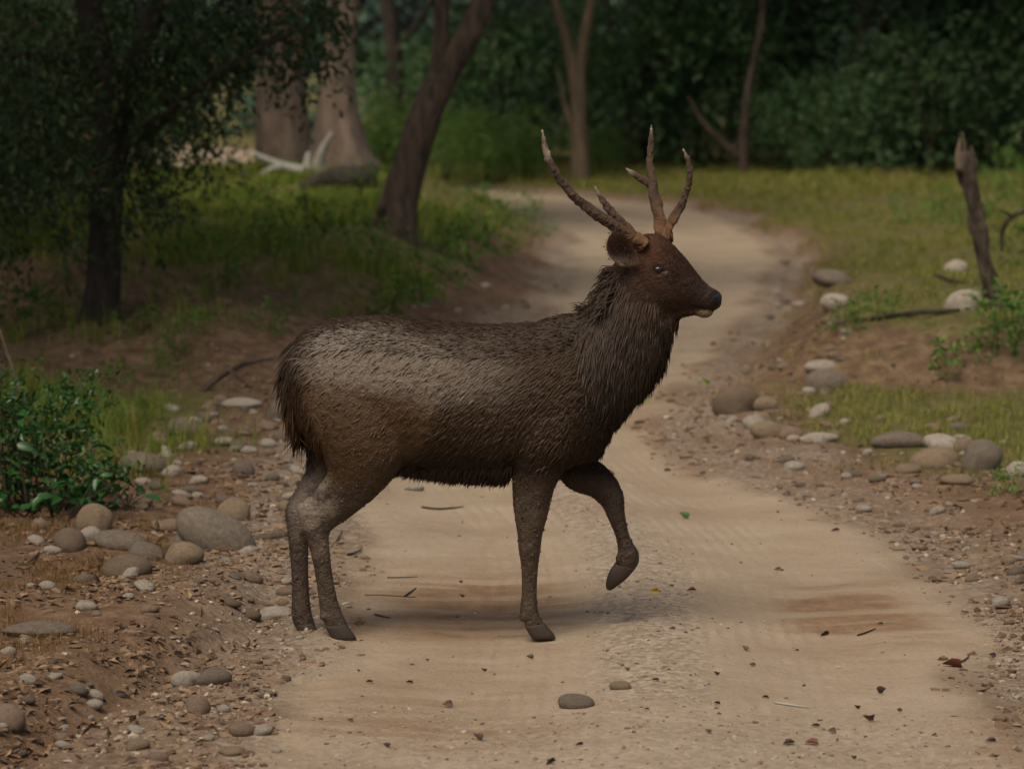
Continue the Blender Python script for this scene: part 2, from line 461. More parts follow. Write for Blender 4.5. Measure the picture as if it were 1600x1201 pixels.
def ball(rs, n, c, r, shell=.45):
    d = rs.normal(size=(n, 3)); d /= np.linalg.norm(d, axis=1)[:, None]
    return np.asarray(c) + d * np.asarray(r) * (shell + (1 - shell) * rs.random((n, 1)) ** .6), d

def crown_mesh(name, seed, lobes, n_twigs, per, tw_len, leaf, droop=.4, **kw):
    rs = np.random.default_rng(seed); vs = []; fs_ = []; off = 0
    vol = np.array([np.prod(l[1]) ** (2 / 3) for l in lobes]); share = vol / vol.sum()
    for (c, r), s in zip(lobes, share):
        p, d = ball(rs, max(3, int(n_twigs * s)), c, r)
        d = d + rs.normal(size=d.shape) * .5
        v, f = twig_leaves(rs, p, d, per, tw_len, leaf, droop, **kw)
        vs.append(v); fs_.append(f + off); off += len(v)
    return mesh_from(name, np.concatenate(vs), [np.concatenate(fs_)], False)

def shrub_proto(seed, h, w, leaf, n_tw, droop=.3):
    rs = np.random.default_rng(seed); lobes = []
    for k in range(9):
        zz = rs.uniform(.15, .9) * h; rad = w * (1 - .55 * abs(zz / h - .4)) * .5
        lobes.append(((rs.normal() * w * .28, rs.normal() * w * .28, zz), (rad * rs.uniform(.55, .9), rad * rs.uniform(.55, .9), h * rs.uniform(.13, .22))))
    return crown_mesh('foliage', seed, lobes, n_tw, 8, leaf * 4, leaf, droop)

SHRUBS = [shrub_proto(100 + k, 3.2, 3.0, lf, n) for k, (lf, n) in enumerate([(.13, 850), (.11, 1000), (.16, 600), (.1, 1100)])]
rs_ = np.random.default_rng(77)
def stem_mesh(seed, h):
    rs = np.random.default_rng(seed); a = rs.random() * 6.28
    p = [(0, 0, -.1), (.1 * math.cos(a), .1 * math.sin(a), h * .3), (.35 * math.cos(a), .35 * math.sin(a), h * .65), (.75 * math.cos(a), .75 * math.sin(a), h)]
    P, r = resample(p, [.045, .035, .025, .01], .3); V, Q, T3 = tube(P, r, 6, None, .1, seed)
    return mesh_from('stem', V, [Q, T3])
STEMS = [stem_mesh(k, 2.6) for k in range(6)]

def place_shrub(x, y, kind, s, label, group, mat, z=None, sz=1.0):
    zz = float(height(np.array([x]), np.array([y]))[0]) - .05 if z is None else z
    root = empty('forest_shrub', (x, y, zz), rs_.random() * 6.28)
    root.scale = (s, s, s * sz)
    f = link('foliage', SHRUBS[kind], None, root)
    if len(SHRUBS[kind].materials) == 0: SHRUBS[kind].materials.append(None)
    f.material_slots[0].link = 'OBJECT'; f.material_slots[0].material = mat
    for k in range(3): 
        st = link('stem', STEMS[(kind * 2 + k) % 6], M['twig'], root); st.rotation_euler[2] = k * 2.1
    tag(root, label, 'shrub', group)
    return root

# forest edge behind the meadow and the far bend of the road
def clear_of_road(x, y, r): return float(road_dist(np.array([x]), np.array([y]))[0]) > r
edge = []
for row, (yy, step) in enumerate([(56, 4.2), (60, 3.0), (65, 2.8), (71, 3.0), (78, 3.4)]):
    x = -.19 * yy - 3
    while x < .19 * yy + 4:
        y = yy + rs_.uniform(-1.3, 1.3); xx = x + rs_.uniform(-.6, .6)
        x += step * rs_.uniform(.75, 1.25)
        if not clear_of_road(xx, y, 1.7): continue
        if yy < 60 and xx < 2.2 and xx > -1.5 and y < 57: continue
        edge.append((xx, y, row))
LB = {0: ('green shrub at the forest edge behind the meadow', 'shrubs along the forest edge'),
      1: ('green shrub in the deeper ranks of the forest', 'shrubs in the forest depth')}
for i, (x, y, row) in enumerate(edge):
    k = int(rs_.integers(0, 4)); s = rs_.uniform(.55, .95) if row == 0 else rs_.uniform(.9, 1.5)
    lab, grp = LB[0] if row == 0 else LB[1]; blue = rs_.random() < .55
    place_shrub(x, y, k, s, ('bluish ' if blue else 'leafy ') + lab, grp + (', bluish' if blue else ', green'), M['leaf_grove'] if blue else M['leaf_forest'])

# shady undergrowth on the left bank, behind and beside the dark tree
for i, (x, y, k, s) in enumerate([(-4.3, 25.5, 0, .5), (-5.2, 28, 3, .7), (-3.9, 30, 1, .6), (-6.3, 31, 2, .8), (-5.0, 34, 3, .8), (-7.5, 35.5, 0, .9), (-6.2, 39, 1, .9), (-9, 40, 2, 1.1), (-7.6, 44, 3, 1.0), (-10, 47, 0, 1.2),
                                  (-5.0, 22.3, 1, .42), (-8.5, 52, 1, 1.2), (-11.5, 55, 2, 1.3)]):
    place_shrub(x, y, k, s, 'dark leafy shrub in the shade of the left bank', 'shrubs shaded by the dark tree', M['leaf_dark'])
# low green bushes between the bend of the road and the forest
for (px, py, y, k, s) in [(760, 268, 57, 1, .42), (820, 275, 57.5, 3, .36), (700, 272, 56, 0, .45), (640, 262, 58, 2, .5), (940, 275, 59, 1, .3), (590, 268, 60, 3, .5)]:
    p = at_depth(px, py, y)
    place_shrub(p[0], y, k, s, 'low yellow green bush beyond the bend of the road', 'low bushes beyond the road bend', M['leaf_weed'])

# ------------------------------------------------------------------ trees
def canopy_proto(seed, R, z0, z1, n):
    rs = np.random.default_rng(seed); lobes = []
    for k in range(11):
        a = rs.random() * 6.28; q = R * .65 * math.sqrt(rs.random())
        lobes.append(((q * math.cos(a), q * math.sin(a), rs.uniform(z0 + .8, z1 - .8)), (R * rs.uniform(.3, .5), R * rs.uniform(.3, .5), (z1 - z0) * rs.uniform(.16, .26))))
    return crown_mesh('crown', seed, lobes, n, 7, .9, .26, .3)
CROWNS = [canopy_proto(300, 3.6, 3.9, 9.5, 1000), canopy_proto(301, 4.2, 4.6, 11, 1100), canopy_proto(302, 3.2, 3.6, 8.5, 900)]

def px_path(pts, y0, dys=None):
    return np.array([at_depth(px, py, y0 + (0 if dys is None else dys[i])) for i, (px, py) in enumerate(pts)])

def tree(name, label, group, base, trunk_path, trunk_r, mat, crown_k, crown_mat, crown_scale=1.0, limbs=(), crown_xy=None, flare=None, seed=0, n=14, crown_dz=0.0):
    base = np.asarray(base, float)
    root = empty(name, base)
    tube_obj('trunk', trunk_path, trunk_r, mat, root, n, .12, .06, seed, flare, base)
    for k, (lp, lr) in enumerate(limbs): tube_obj('limb', lp, lr, mat, root, 9, .15, .08, seed + k + 1, None, base)
    if crown_k is not None:
        top = np.asarray(trunk_path[-1]) if crown_xy is None else np.asarray(crown_xy)
        c = link('crown', CROWNS[crown_k], None, root)
        if len(CROWNS[crown_k].materials) == 0: CROWNS[crown_k].materials.append(None)
        c.material_slots[0].link = 'OBJECT'; c.material_slots[0].material = crown_mat
        c.location = (top[0] - base[0], top[1] - base[1], crown_dz); c.scale = (crown_scale,) * 3
        c.rotation_euler[2] = seed * 1.7
    tag(root, label, 'tree', group)
    return root

def buttress(base, amp, hh, k, ph):
    def f(p, a):
        e = math.exp(-max(p[2] - base[2], 0) / hh)
        return 1 + amp * e * (.35 + .65 * np.maximum(0, np.cos(k * a + ph)) ** 1.5) + .05 * np.cos(3 * a + 1)
    return f

# two big pale trunks on the left bank
for i, (pts, rad, lab) in enumerate([
        ([(445, 283), (444, 220), (442, 140), (438, 60), (436, -60), (430, -420)], [.34, .34, .33, .33, .3, .16], 'massive pale grey trunk rising behind the bleached dead branch'),
        ([(536, 283), (530, 230), (527, 150), (532, 70), (540, -20), (548, -420)], [.33, .27, .24, .2, .19, .12], 'tall pinkish grey trunk with flared roots behind the dark log')]):
    yb = 42.2 - i * 1.4
    P = px_path(pts, yb); g = float(height(P[0, 0], P[0, 1])); P[0, 2] = g - .15
    tree('forest_tree', lab, None, (P[0, 0], P[0, 1], g), P, rad, M['bark_pale'], 1, M['leaf_canopy'], 1.0, flare=buttress((0, 0, g), 1.0 if i else .22, .45, 4, 1.0 + i * .9), seed=10 + i, n=28, crown_dz=0)

# leaning brown tree that forks on the bank
yb = 29.3
P = px_path([(617, 385), (622, 330), (637, 270), (655, 205), (680, 145), (715, 85), (752, 20), (775, -60), (800, -300)], yb)
g = float(height(P[0, 0], P[0, 1])); P[0, 2] = min(P[0, 2], g - .1)
L1 = px_path([(672, 165), (688, 110), (689, 50), (692, -20), (690, -250)], yb)
tree('leaning_tree', 'leaning dark brown tree forking above the grassy bank', None, (P[0, 0], P[0, 1], g), P, [.2, .165, .15, .15, .145, .12, .11, .1, .06], M['bark_brown'], 2, M['leaf_canopy'], .75,
     limbs=[(L1, [.1, .085, .08, .075, .04]), (px_path([(598, 335), (600, 310), (603, 285)], yb - .1), [.05, .04, .01])], flare=buttress((0, 0, g), .5, .25, 3, .4), seed=21, n=18, crown_dz=1.2)

# near dark tree at the left
yb = 23.6
P = px_path([(158, 565), (160, 480), (165, 380), (170, 280), (180, 190), (160, 90), (135, 0), (90, -200)], yb)
g = float(height(P[0, 0], P[0, 1])); P[0, 2] = g - .1
L1 = px_path([(182, 190), (205, 120), (232, 50), (255, -20), (300, -220)], yb)
L2 = px_path([(172, 260), (240, 190), (330, 120), (430, 60), (520, 30)], yb, [0, -.2, -.3, -.2, 0])
L3 = px_path([(165, 120), (90, 90), (20, 80), (-60, 100)], yb, [0, -.3, -.6, -.8])
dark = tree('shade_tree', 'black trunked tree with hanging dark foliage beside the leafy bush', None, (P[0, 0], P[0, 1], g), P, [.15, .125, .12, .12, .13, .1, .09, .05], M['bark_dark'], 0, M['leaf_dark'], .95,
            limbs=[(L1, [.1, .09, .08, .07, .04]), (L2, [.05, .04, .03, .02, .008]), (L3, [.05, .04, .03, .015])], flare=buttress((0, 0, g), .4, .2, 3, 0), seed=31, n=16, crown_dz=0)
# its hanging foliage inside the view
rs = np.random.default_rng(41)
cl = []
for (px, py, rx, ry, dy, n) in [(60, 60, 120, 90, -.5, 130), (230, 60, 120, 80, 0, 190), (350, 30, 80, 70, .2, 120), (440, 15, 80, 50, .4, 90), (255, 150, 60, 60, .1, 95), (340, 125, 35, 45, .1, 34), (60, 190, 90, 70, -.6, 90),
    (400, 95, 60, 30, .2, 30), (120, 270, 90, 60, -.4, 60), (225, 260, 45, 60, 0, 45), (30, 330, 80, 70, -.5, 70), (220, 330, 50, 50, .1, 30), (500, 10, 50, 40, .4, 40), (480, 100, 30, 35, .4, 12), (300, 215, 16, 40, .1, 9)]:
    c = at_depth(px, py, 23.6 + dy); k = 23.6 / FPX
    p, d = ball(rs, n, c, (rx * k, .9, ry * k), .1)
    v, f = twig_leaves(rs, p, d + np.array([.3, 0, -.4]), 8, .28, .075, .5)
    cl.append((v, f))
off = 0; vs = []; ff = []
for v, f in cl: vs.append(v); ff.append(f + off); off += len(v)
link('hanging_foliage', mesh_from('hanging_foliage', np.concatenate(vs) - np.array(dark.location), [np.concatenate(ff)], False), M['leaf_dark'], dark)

# slim pale multi stemmed tree in front of the forest
yb = 56.5
P = px_path([(905, 290), (906, 230), (903, 160), (893, 90), (875, 30), (850, -60), (830, -260)], yb); g = float(height(P[0, 0], P[0, 1])); P[0, 2] = g - .1
tree('slender_tree', 'slender pale tree with twin stems at the forest edge behind the antlers', None, (P[0, 0], P[0, 1], g), P, [.2, .15, .13, .1, .085, .07, .04], M['bark_mid'], 2, M['leaf_forest'], 1.5,
     limbs=[(px_path([(906, 190), (906, 120), (912, 60), (925, 0), (940, -120)], yb), [.12, .1, .09, .08, .05]), (px_path([(900, 220), (880, 160), (872, 110)], yb), [.06, .04, .015])], seed=51, crown_dz=0)
yb = 57.5
P = px_path([(1160, 275), (1161, 220), (1165, 170), (1172, 120), (1190, 40), (1200, -200)], yb); g = float(height(P[0, 0], P[0, 1])); P[0, 2] = g - .1
tree('crooked_tree', 'thin ochre tree with one crooked side limb at the meadow end', None, (P[0, 0], P[0, 1], g), P, [.1, .085, .075, .06, .05, .04], M['bark_brown'], 1, M['leaf_grove'], 1.45,
     limbs=[(px_path([(1158, 250), (1135, 228), (1108, 205), (1088, 180), (1075, 150)], yb), [.08, .07, .055, .045, .02])], seed=61, crown_dz=0)

# crowned trees of the forest behind (their crowns close the sky off) and over the left side
for i, (x, y, k, s) in enumerate([(-14, 62, 0, 1.1), (-2.5, 66, 2, 1.2), (2.5, 63, 0, 1.2), (6.5, 60, 1, 1.1), (11, 59, 2, 1.3), (14.5, 66, 1, 1.2), (8.5, 69, 0, 1.4), (3.5, 73, 1, 1.4), (-1, 82, 1, 1.4), (12, 77, 0, 1.4),
                                  (17, 76, 2, 1.4), (-18, 70, 1, 1.4), (6, 85, 2, 1.5), (18, 56, 0, 1.1), (10.4, 52.5, 1, 1.2), (10.6, 57.5, 1, 1.25)]):  # the last two stand out of view, added to shade the forest edge
    g = float(height(np.array([x]), np.array([y]))[0]); j = rs.normal(size=4) * .25
    tree('forest_tree', 'tall forest tree with dark trunk standing among the far shrubs', 'tall trees of the far forest', (x, y, g), [(x, y, g - .2), (x + j[0] * .3, y, g + 2), (x + j[1], y + j[2], g + 5), (x + j[3], y, g + 9)],
         [.22, .18, .14, .06], M['bark_dark'] if i % 3 else M['bark_brown'], k, M['leaf_grove'] if i % 2 else M['leaf_forest'], s, limbs=[([(x, y, g + 2.2), (x + .8, y - .3, g + 3.3), (x + 1.6, y - .5, g + 5)], [.08, .06, .02])], seed=70 + i)
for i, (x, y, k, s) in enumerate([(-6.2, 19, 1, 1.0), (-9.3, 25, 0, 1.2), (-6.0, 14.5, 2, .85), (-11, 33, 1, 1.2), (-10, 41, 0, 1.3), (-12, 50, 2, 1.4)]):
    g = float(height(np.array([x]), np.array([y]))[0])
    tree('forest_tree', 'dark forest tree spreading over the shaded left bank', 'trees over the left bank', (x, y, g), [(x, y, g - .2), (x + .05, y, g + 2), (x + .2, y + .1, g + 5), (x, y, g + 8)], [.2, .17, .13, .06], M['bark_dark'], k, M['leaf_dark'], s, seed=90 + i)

# far mass of forest that no one could count
rs = np.random.default_rng(8)
cx_ = rs.uniform(-70, 70, 9000); cy_ = 92 + rs.uniform(0, 14, 9000); cz_ = rs.uniform(0, 12, 9000)
v, f = twig_leaves(rs, np.stack([cx_, cy_, cz_], 1), rs.normal(size=(9000, 3)), 5, 1.2, .5, .3)
tag(link('far_forest', mesh_from('far_forest', v, [f], False), M['leaf_grove']), 'far dark wall of forest foliage closing the view', 'forest', None, 'stuff')

# ------------------------------------------------------------------ dead wood
def wood(name, label, pieces, mat, cat, y0, n=9):
    b = px_path([pieces[0][0][0]], y0)[0]; root = empty(name, b)
    for k, (pts, rad) in enumerate(pieces):
        tube_obj('trunk' if k == 0 else 'branch', px_path(pts, y0, [0.04 * q * (-1) ** k for q in range(len(pts))]), rad, mat, root, n, .05, .15, k + 3, None, b)
    return tag(root, label, cat)
wood('dead_branch', 'bleached grey dead branch lying against the massive pale trunk', [([(395, 240), (420, 252), (450, 264), (480, 268), (506, 270)], [.03, .05, .07, .08, .06]), ([(497, 275), (496, 255), (503, 235), (518, 207)], [.07, .06, .05, .02]),
     ([(480, 268), (477, 250), (482, 238)], [.05, .04, .02]), ([(405, 275), (425, 262), (440, 262)], [.02, .04, .05])], M['wood_grey'], 'branch', 39.2)
wood('fallen_log', 'dark rotting log lying in front of the flared trunk', [([(470, 296), (500, 286), (540, 280), (588, 277)], [.06, .14, .17, .13])], M['bark_dark'], 'log', 36.5, 12)
st = ground_at(1556, 488)
P = px_path([(1557, 500), (1548, 450), (1536, 395), (1524, 330), (1514, 280), (1508, 256), (1507, 244), (1506, 236)], st[1])
root = empty('broken_stump', st)
tube_obj('trunk', P, [.06, .056, .054, .056, .066, .08, .062, .04], M['bark_brown'], root, 14, .03, .3, 5, None, st)
tube_obj('splinter', px_path([(1501, 268), (1496, 244), (1500, 216)], st[1] - .03), [.035, .03, .004], M['bark_mid'], root, 7, .03, .1, 6, None, st)
tube_obj('splinter', px_path([(1517, 268), (1522, 248), (1517, 228)], st[1] + .03), [.035, .026, .004], M['bark_brown'], root, 7, .03, .1, 7, None, st)
tube_obj('splinter', px_path([(1508, 250), (1507, 228), (1504, 206)], st[1]), [.032, .022, .003], M['bark_brown'], root, 6, .03, .2, 8, None, st)
tag(root, 'slim broken dead trunk with jagged top leaning on the right bank', 'stump')
wood('dead_branch', 'arched dark dead branch behind the broken dead trunk', [([(1620, 325), (1590, 332), (1570, 345), (1563, 365), (1566, 392)], [.016, .02, .024, .02, .012]), ([(1580, 338), (1572, 330), (1560, 326)], [.014, .01, .004])], M['bark_brown'], 'branch', 26)
g = ground_at(1350, 503)
wood('fallen_branch', 'thin dark fallen branch lying beside the white boulder', [([(1335, 503), (1390, 494), (1440, 488), (1500, 484)], [.012, .018, .02, .012])], M['bark_dark'], 'branch', g[1])
g = ground_at(1500, 446)
wood('fallen_branch', 'thin dark stick crossing the grass beside the broken dead trunk', [([(1462, 430), (1490, 441), (1540, 446)], [.012, .018, .02])], M['bark_dark'], 'branch', g[1])
g = ground_at(330, 612)
wood('fallen_branch', 'grey bare branch propped on the leaf litter of the left bank', [([(312, 615), (345, 585), (385, 565), (430, 560)], [.02, .022, .018, .008]), ([(360, 578), (372, 592), (392, 606)], [.012, .01, .005])], M['bark_brown'], 'branch', g[1])
wood('bare_stem', 'thin bare brown stem rising out of the leafy bush', [([(40, 640), (25, 590), (8, 545), (0, 515)], [.012, .01, .009, .006])], M['bark_mid'], 'stem', 17.6)

# ------------------------------------------------------------------ grass and weeds
def blades(name, pts, hts, wid, mat, label, per=6, lean=.5, seed=0):
    rs = np.random.default_rng(seed)
    n = len(pts) * per
    p = np.repeat(pts, per, 0) + np.concatenate([rs.normal(size=(n, 2)) * .035, np.zeros((n, 1))], 1)
    h = np.repeat(hts, per) * rs.uniform(.5, 1.25, n); a = rs.random(n) * 6.28
    d = np.stack([np.cos(a), np.sin(a), np.zeros(n)], 1); sd = np.stack([-np.sin(a), np.cos(a), np.zeros(n)], 1)
    w = (wid * p[:, 1] * rs.uniform(.6, 1.3, n))[:, None]; l = (lean * rs.uniform(.1, 1.3, n) * h)[:, None]; hh = h[:, None] * np.array([0, 0, 1.0])
    V = np.stack([p - sd * w - [0, 0, .02], p + sd * w - [0, 0, .02], p + hh * .6 + d * l * .35 + sd * w * .7, p + hh * .6 + d * l * .35 - sd * w * .7, p + hh * .95 + d * l], 1).reshape(-1, 3)
    k = np.arange(n)[:, None] * 5
    return tag(link(name, mesh_from(name, V, [k + [[0, 1, 2, 3]], k + [[3, 2, 4]]], False), mat), label, 'grass', None, 'stuff')

def scatter(n, x0, x1, y0, y1, keep, seed):
    rs = np.random.default_rng(seed)
    # density falls with distance like the picture's own
    u = rs.random(n); y = 1 / (1 / y0 + u * (1 / y1 - 1 / y0)); x = x0 + (x1 - x0) * rs.random(n)
    w = keep(x, y); sel = rs.random(n) < w
    x = x[sel]; y = y[sel]; return np.stack([x, y, height(x, y)], 1)
gm = lambda x, y: masks(x, y)[..., 1]
pL = scatter(30000, -7, 2, 16, 52, lambda x, y: np.where(x < centre_x(y), gm(x, y) * sstep(.35, .6, fbm(x * 1.2, y * .8 + 5)), 0), 1)
blades('grass', pL, .10 + .14 * fbm(pL[:, 0], pL[:, 1]), .00016, M['grass_green'], 'green grass covering the left bank', 9, .6, 2)
pR = scatter(30000, .8, 11, 15, 60, lambda x, y: np.where(x > centre_x(y), gm(x, y) * sstep(.25, .55, fbm(x * 1.4, y + 15)), 0), 3)
blades('grass', pR, (.025 + .09 * fbm(pR[:, 0] * .7, pR[:, 1] * .7) ** 1.5) * (1 + .02 * (pR[:, 1] - 18)), .00013, M['grass_meadow'], 'short olive grass of the open meadow', 9, .7, 4)
pD = scatter(5200, -3.2, -1.0, 10.2, 17, lambda x, y: sstep(.42, .6, fbm(x * 2.2, y * 1.5 + 3)) * sstep(.55, 1.0, road_dist(x, y)), 5)
blades('grass', pD, .015 + .04 * rng.random(len(pD)), .00009, M['grass_dry'], 'withered orange brown grass between the stones on the left', 14, 1.3, 6)
pF = scatter(9000, -9, 12, 50, 64, lambda x, y: sstep(.5, 1.2, road_dist(x, y)), 7)
blades('grass', pF, .05 + .3 * fbm(pF[:, 0] * .8, pF[:, 1]) ** 2.2, .00016, M['grass_meadow'], 'uneven grass along the foot of the forest', 5, .6, 8)

def weed_proto(seed, leaf, n, h, r):
    rs = np.random.default_rng(seed); p, d = ball(rs, n, (0, 0, h * .5), (r, r, h * .5), .2); p[:, 2] = np.maximum(p[:, 2], .01)
    v, f = twig_leaves(rs, p, d + [0, 0, .3], 5, leaf * 2, leaf, .2)
    return mesh_from('foliage', v, [f], False)
WEEDS = [weed_proto(400 + k, l, n, h, r) for k, (l, n, h, r) in enumerate([(.05, 60, .35, .22), (.065, 40, .28, .25), (.04, 90, .45, .25)])]
for m_ in WEEDS: m_.materials.append(M['leaf_weed'])
def weed(px, py, k, s, label, group):
    g = ground_at(px, py); root = empty('leafy_weed', g, rs_.random() * 6); root.scale = (s, s, s)
    link('foliage', WEEDS[k], None, root)
    st_ = link('stem', STEMS[k], M['twig'], root); st_.scale = (.12, .12, .12)
    return tag(root, label, 'weed', group)
for (px, py, k, s) in [(830, 385, 2, 1.1), (810, 360, 2, 1.2), (770, 395, 0, 1.1), (735, 410, 1, 1.3), (700, 440, 0, 1.1), (660, 470, 0, 1.2), (690, 395, 1, 1.1), (590, 430, 2, 1.1), (545, 400, 1, 1.2), (470, 385, 0, 1.2), (395, 370, 2, 1.1), (420, 400, 1, 1.0),
                       (300, 410, 2, 1.0), (350, 440, 0, 1.0), (620, 500, 1, .9), (750, 350, 0, 1.3), (575, 350, 2, 1.3)]:
    weed(px, py, k, s, 'bright green weed clump growing on the left bank', 'weeds on the left bank')
for (px, py, k, s) in [(225, 520, 1, .7), (270, 560, 0, .6), (60, 520, 0, .9), (95, 500, 2, .8), (30, 500, 1, .9), (180, 600, 1, .5), (250, 590, 2, .5), (420, 520, 0, .7), (300, 520, 1, .6), (205, 660, 1, .5)]:
    weed(px, py, k, s, 'green weed clump in the leaf litter below the left bank', 'weeds below the left bank')
for (px, py, k, s) in [(1585, 560, 2, .9), (1560, 545, 0, .9), (1495, 580, 1, .8), (1590, 510, 1, 1.0), (1370, 500, 1, .7), (1320, 515, 0, .6), (1590, 420, 0, 1.2), (1480, 345, 0, 1.3), (1420, 350, 2, 1.0), (1570, 300, 2, 1.6), (1530, 360, 1, 1.2), (1600, 340, 2, 1.6), (1580, 770, 1, .45)]:
    near = px > 1540 and 500 < py < 600
    weed(px, py, k, s, 'low weed at the edge of the right verge' if py > 700 else 'leafy green weed at the foot of the broken dead trunk' if near else 'leafy green weed beside the angular white boulder' if px < 1380 else 'leafy green weed in the meadow grass of the right bank', None if py > 700 else 'weeds at the broken trunk' if near else 'weeds by the white boulder' if px < 1380 else 'weeds on the right bank')

# foreground bush on the left: single leaves are parts
rs = np.random.default_rng(55)
bb = ground_at(70, 800); bush = empty('leafy_bush', bb)
def one_leaf(seed):
    r = np.random.default_rng(seed); v, f = leaf_cloud(np.zeros((1, 3)), np.array([[0, 1.0, 0]]), np.array([1.0]), .58, .35, r, True)
    v, f = v, f; me = mesh_from('leaf', v, [f], True); me.materials.append(M['leaf_bush']); return me
LEAVES = [one_leaf(k) for k in range(5)]
sp = []
nb = 0
for k in range(48):
    px, py = (rs.uniform(-40, 215), 0); hgt = 1.0 - .8 * (max(px, 0) / 215) ** 1.6
    py = rs.uniform(790 - 185 * hgt, 795); dy = rs.uniform(-.35, .35)
    tip = at_depth(px, py, bb[1] + dy); b0 = np.array([bb[0] + (tip[0] - bb[0]) * .45 + rs.normal() * .05, bb[1] + dy * .4, bb[2] - .02])
    mid = (tip + b0) / 2 + np.array([rs.normal() * .03, 0, .05])
    tube_obj('stem', np.array([b0, mid, tip]), [.006, .005, .002], M['twig'], bush, 5, .08, 0, k, None, bb)
    for q in range(6):
        t = .35 + .65 * q / 5
        p = (b0 * (1 - t) ** 2 + 2 * mid * t * (1 - t) + tip * t * t)
        a = rs.random() * 6.28; s = rs.uniform(.05, .1) * (1.15 if rs.random() < .25 else .8)
        lf = link('leaf', LEAVES[int(rs.integers(5))], None, bush); lf.location = p - bb
        lf.rotation_euler = (rs.normal() * .35 - .25, rs.normal() * .4, a); lf.scale = (s, s, s); nb += 1
tag(bush, 'glossy green leafy bush beside the cobbles on the left', 'bush')
p = np.concatenate([ball(rs, n_, at_depth(a_, b_, bb[1] + c_), r_, .1)[0] for n_, a_, b_, c_, r_ in [(150, 95, 700, .2, (.3, .25, .24)), (170, 10, 660, .15, (.28, .25, .28)), (80, 110, 630, .3, (.24, .2, .16)), (60, 165, 745, .05, (.18, .2, .12))]]); d = rs.normal(size=p.shape) + [0, 0, .3]
v, f = twig_leaves(rs, p, d, 5, .12, .042, .2)
fo = link('small_leaves', mesh_from('small_leaves', v - bb, [f], False), M['leaf_bush'], bush); fo['kind'] = 'stuff'
# low three leaved plant between bush and boulder
b2 = ground_at(200, 795); pl = empty('seedling', b2)
for k, (px, py) in enumerate([(180, 770), (182, 785), (225, 775), (210, 765), (195, 762)]):
    t = at_depth(px, py, b2[1]); tube_obj('stem', [b2, (b2 + t) / 2 + [0, 0, .02], t], [.004, .003, .002], M['twig'], pl, 5, .03, 0, k, None, b2)
    lf = link('leaf', LEAVES[k % 5], None, pl); lf.location = t - b2; lf.rotation_euler = (-.2, .2, [1.9, 2.3, -1.6, -.7, .4][k]); lf.scale = (.1, .1, .1)
tag(pl, 'small broad leaved seedling between the bush and the largest boulder', 'plant')

# ------------------------------------------------------------------ stones
def stone_mesh(seed, sub, amp=.12):
    bm = bmesh.new(); bmesh.ops.create_icosphere(bm, subdivisions=sub, radius=.5)
    r = np.random.default_rng(seed); ph = r.random(9) * 6.28; k = r.uniform(1.5, 3.5, 9)
    for v in bm.verts:
        c = v.co; d = sum(math.sin(k[q] * 2 * c[q % 3] + k[(q + 1) % 9] * c[(q + 1) % 3] + ph[q]) for q in range(9)) / 9
        v.co = c * (1 + amp * 2 * d)
    me = bpy.data.meshes.new('stone'); bm.to_mesh(me); bm.free()
    me.polygons.foreach_set('use_smooth', np.ones(len(me.polygons), bool)); return me
BIG = [stone_mesh(k, 4, .2) for k in range(8)]
SMALL = [stone_mesh(20 + k, 2, .34) for k in range(8)]
_cnt = [0]
def stone(px, py, w, h, mat, label, group=None, tilt=0.0, name='boulder', cat='stone', small=False):
    g = ground_at(px, py); k = g[1] / FPX; _cnt[0] += 1
    pool = SMALL if small else BIG
    me = pool[_cnt[0] % len(pool)]
    o = bpy.data.objects.new(name, me); COL.objects.link(o)
    if len(me.materials) == 0: me.materials.append(None)
    o.material_slots[0].link = 'OBJECT'; o.material_slots[0].material = M['stone_' + mat]
    r1 = np.random.default_rng(_cnt[0])
    sx = w * k * 1.14; sz = h * k * 1.42; o.scale = (sx, sx * r1.uniform(.65, .95), sz)
    o.location = (g[0], g[1] + sx * .3, g[2] + sz * .2)
    o.rotation_euler = (r1.normal() * .08, tilt, r1.normal() * .15)
    return tag(o, label, cat, group)
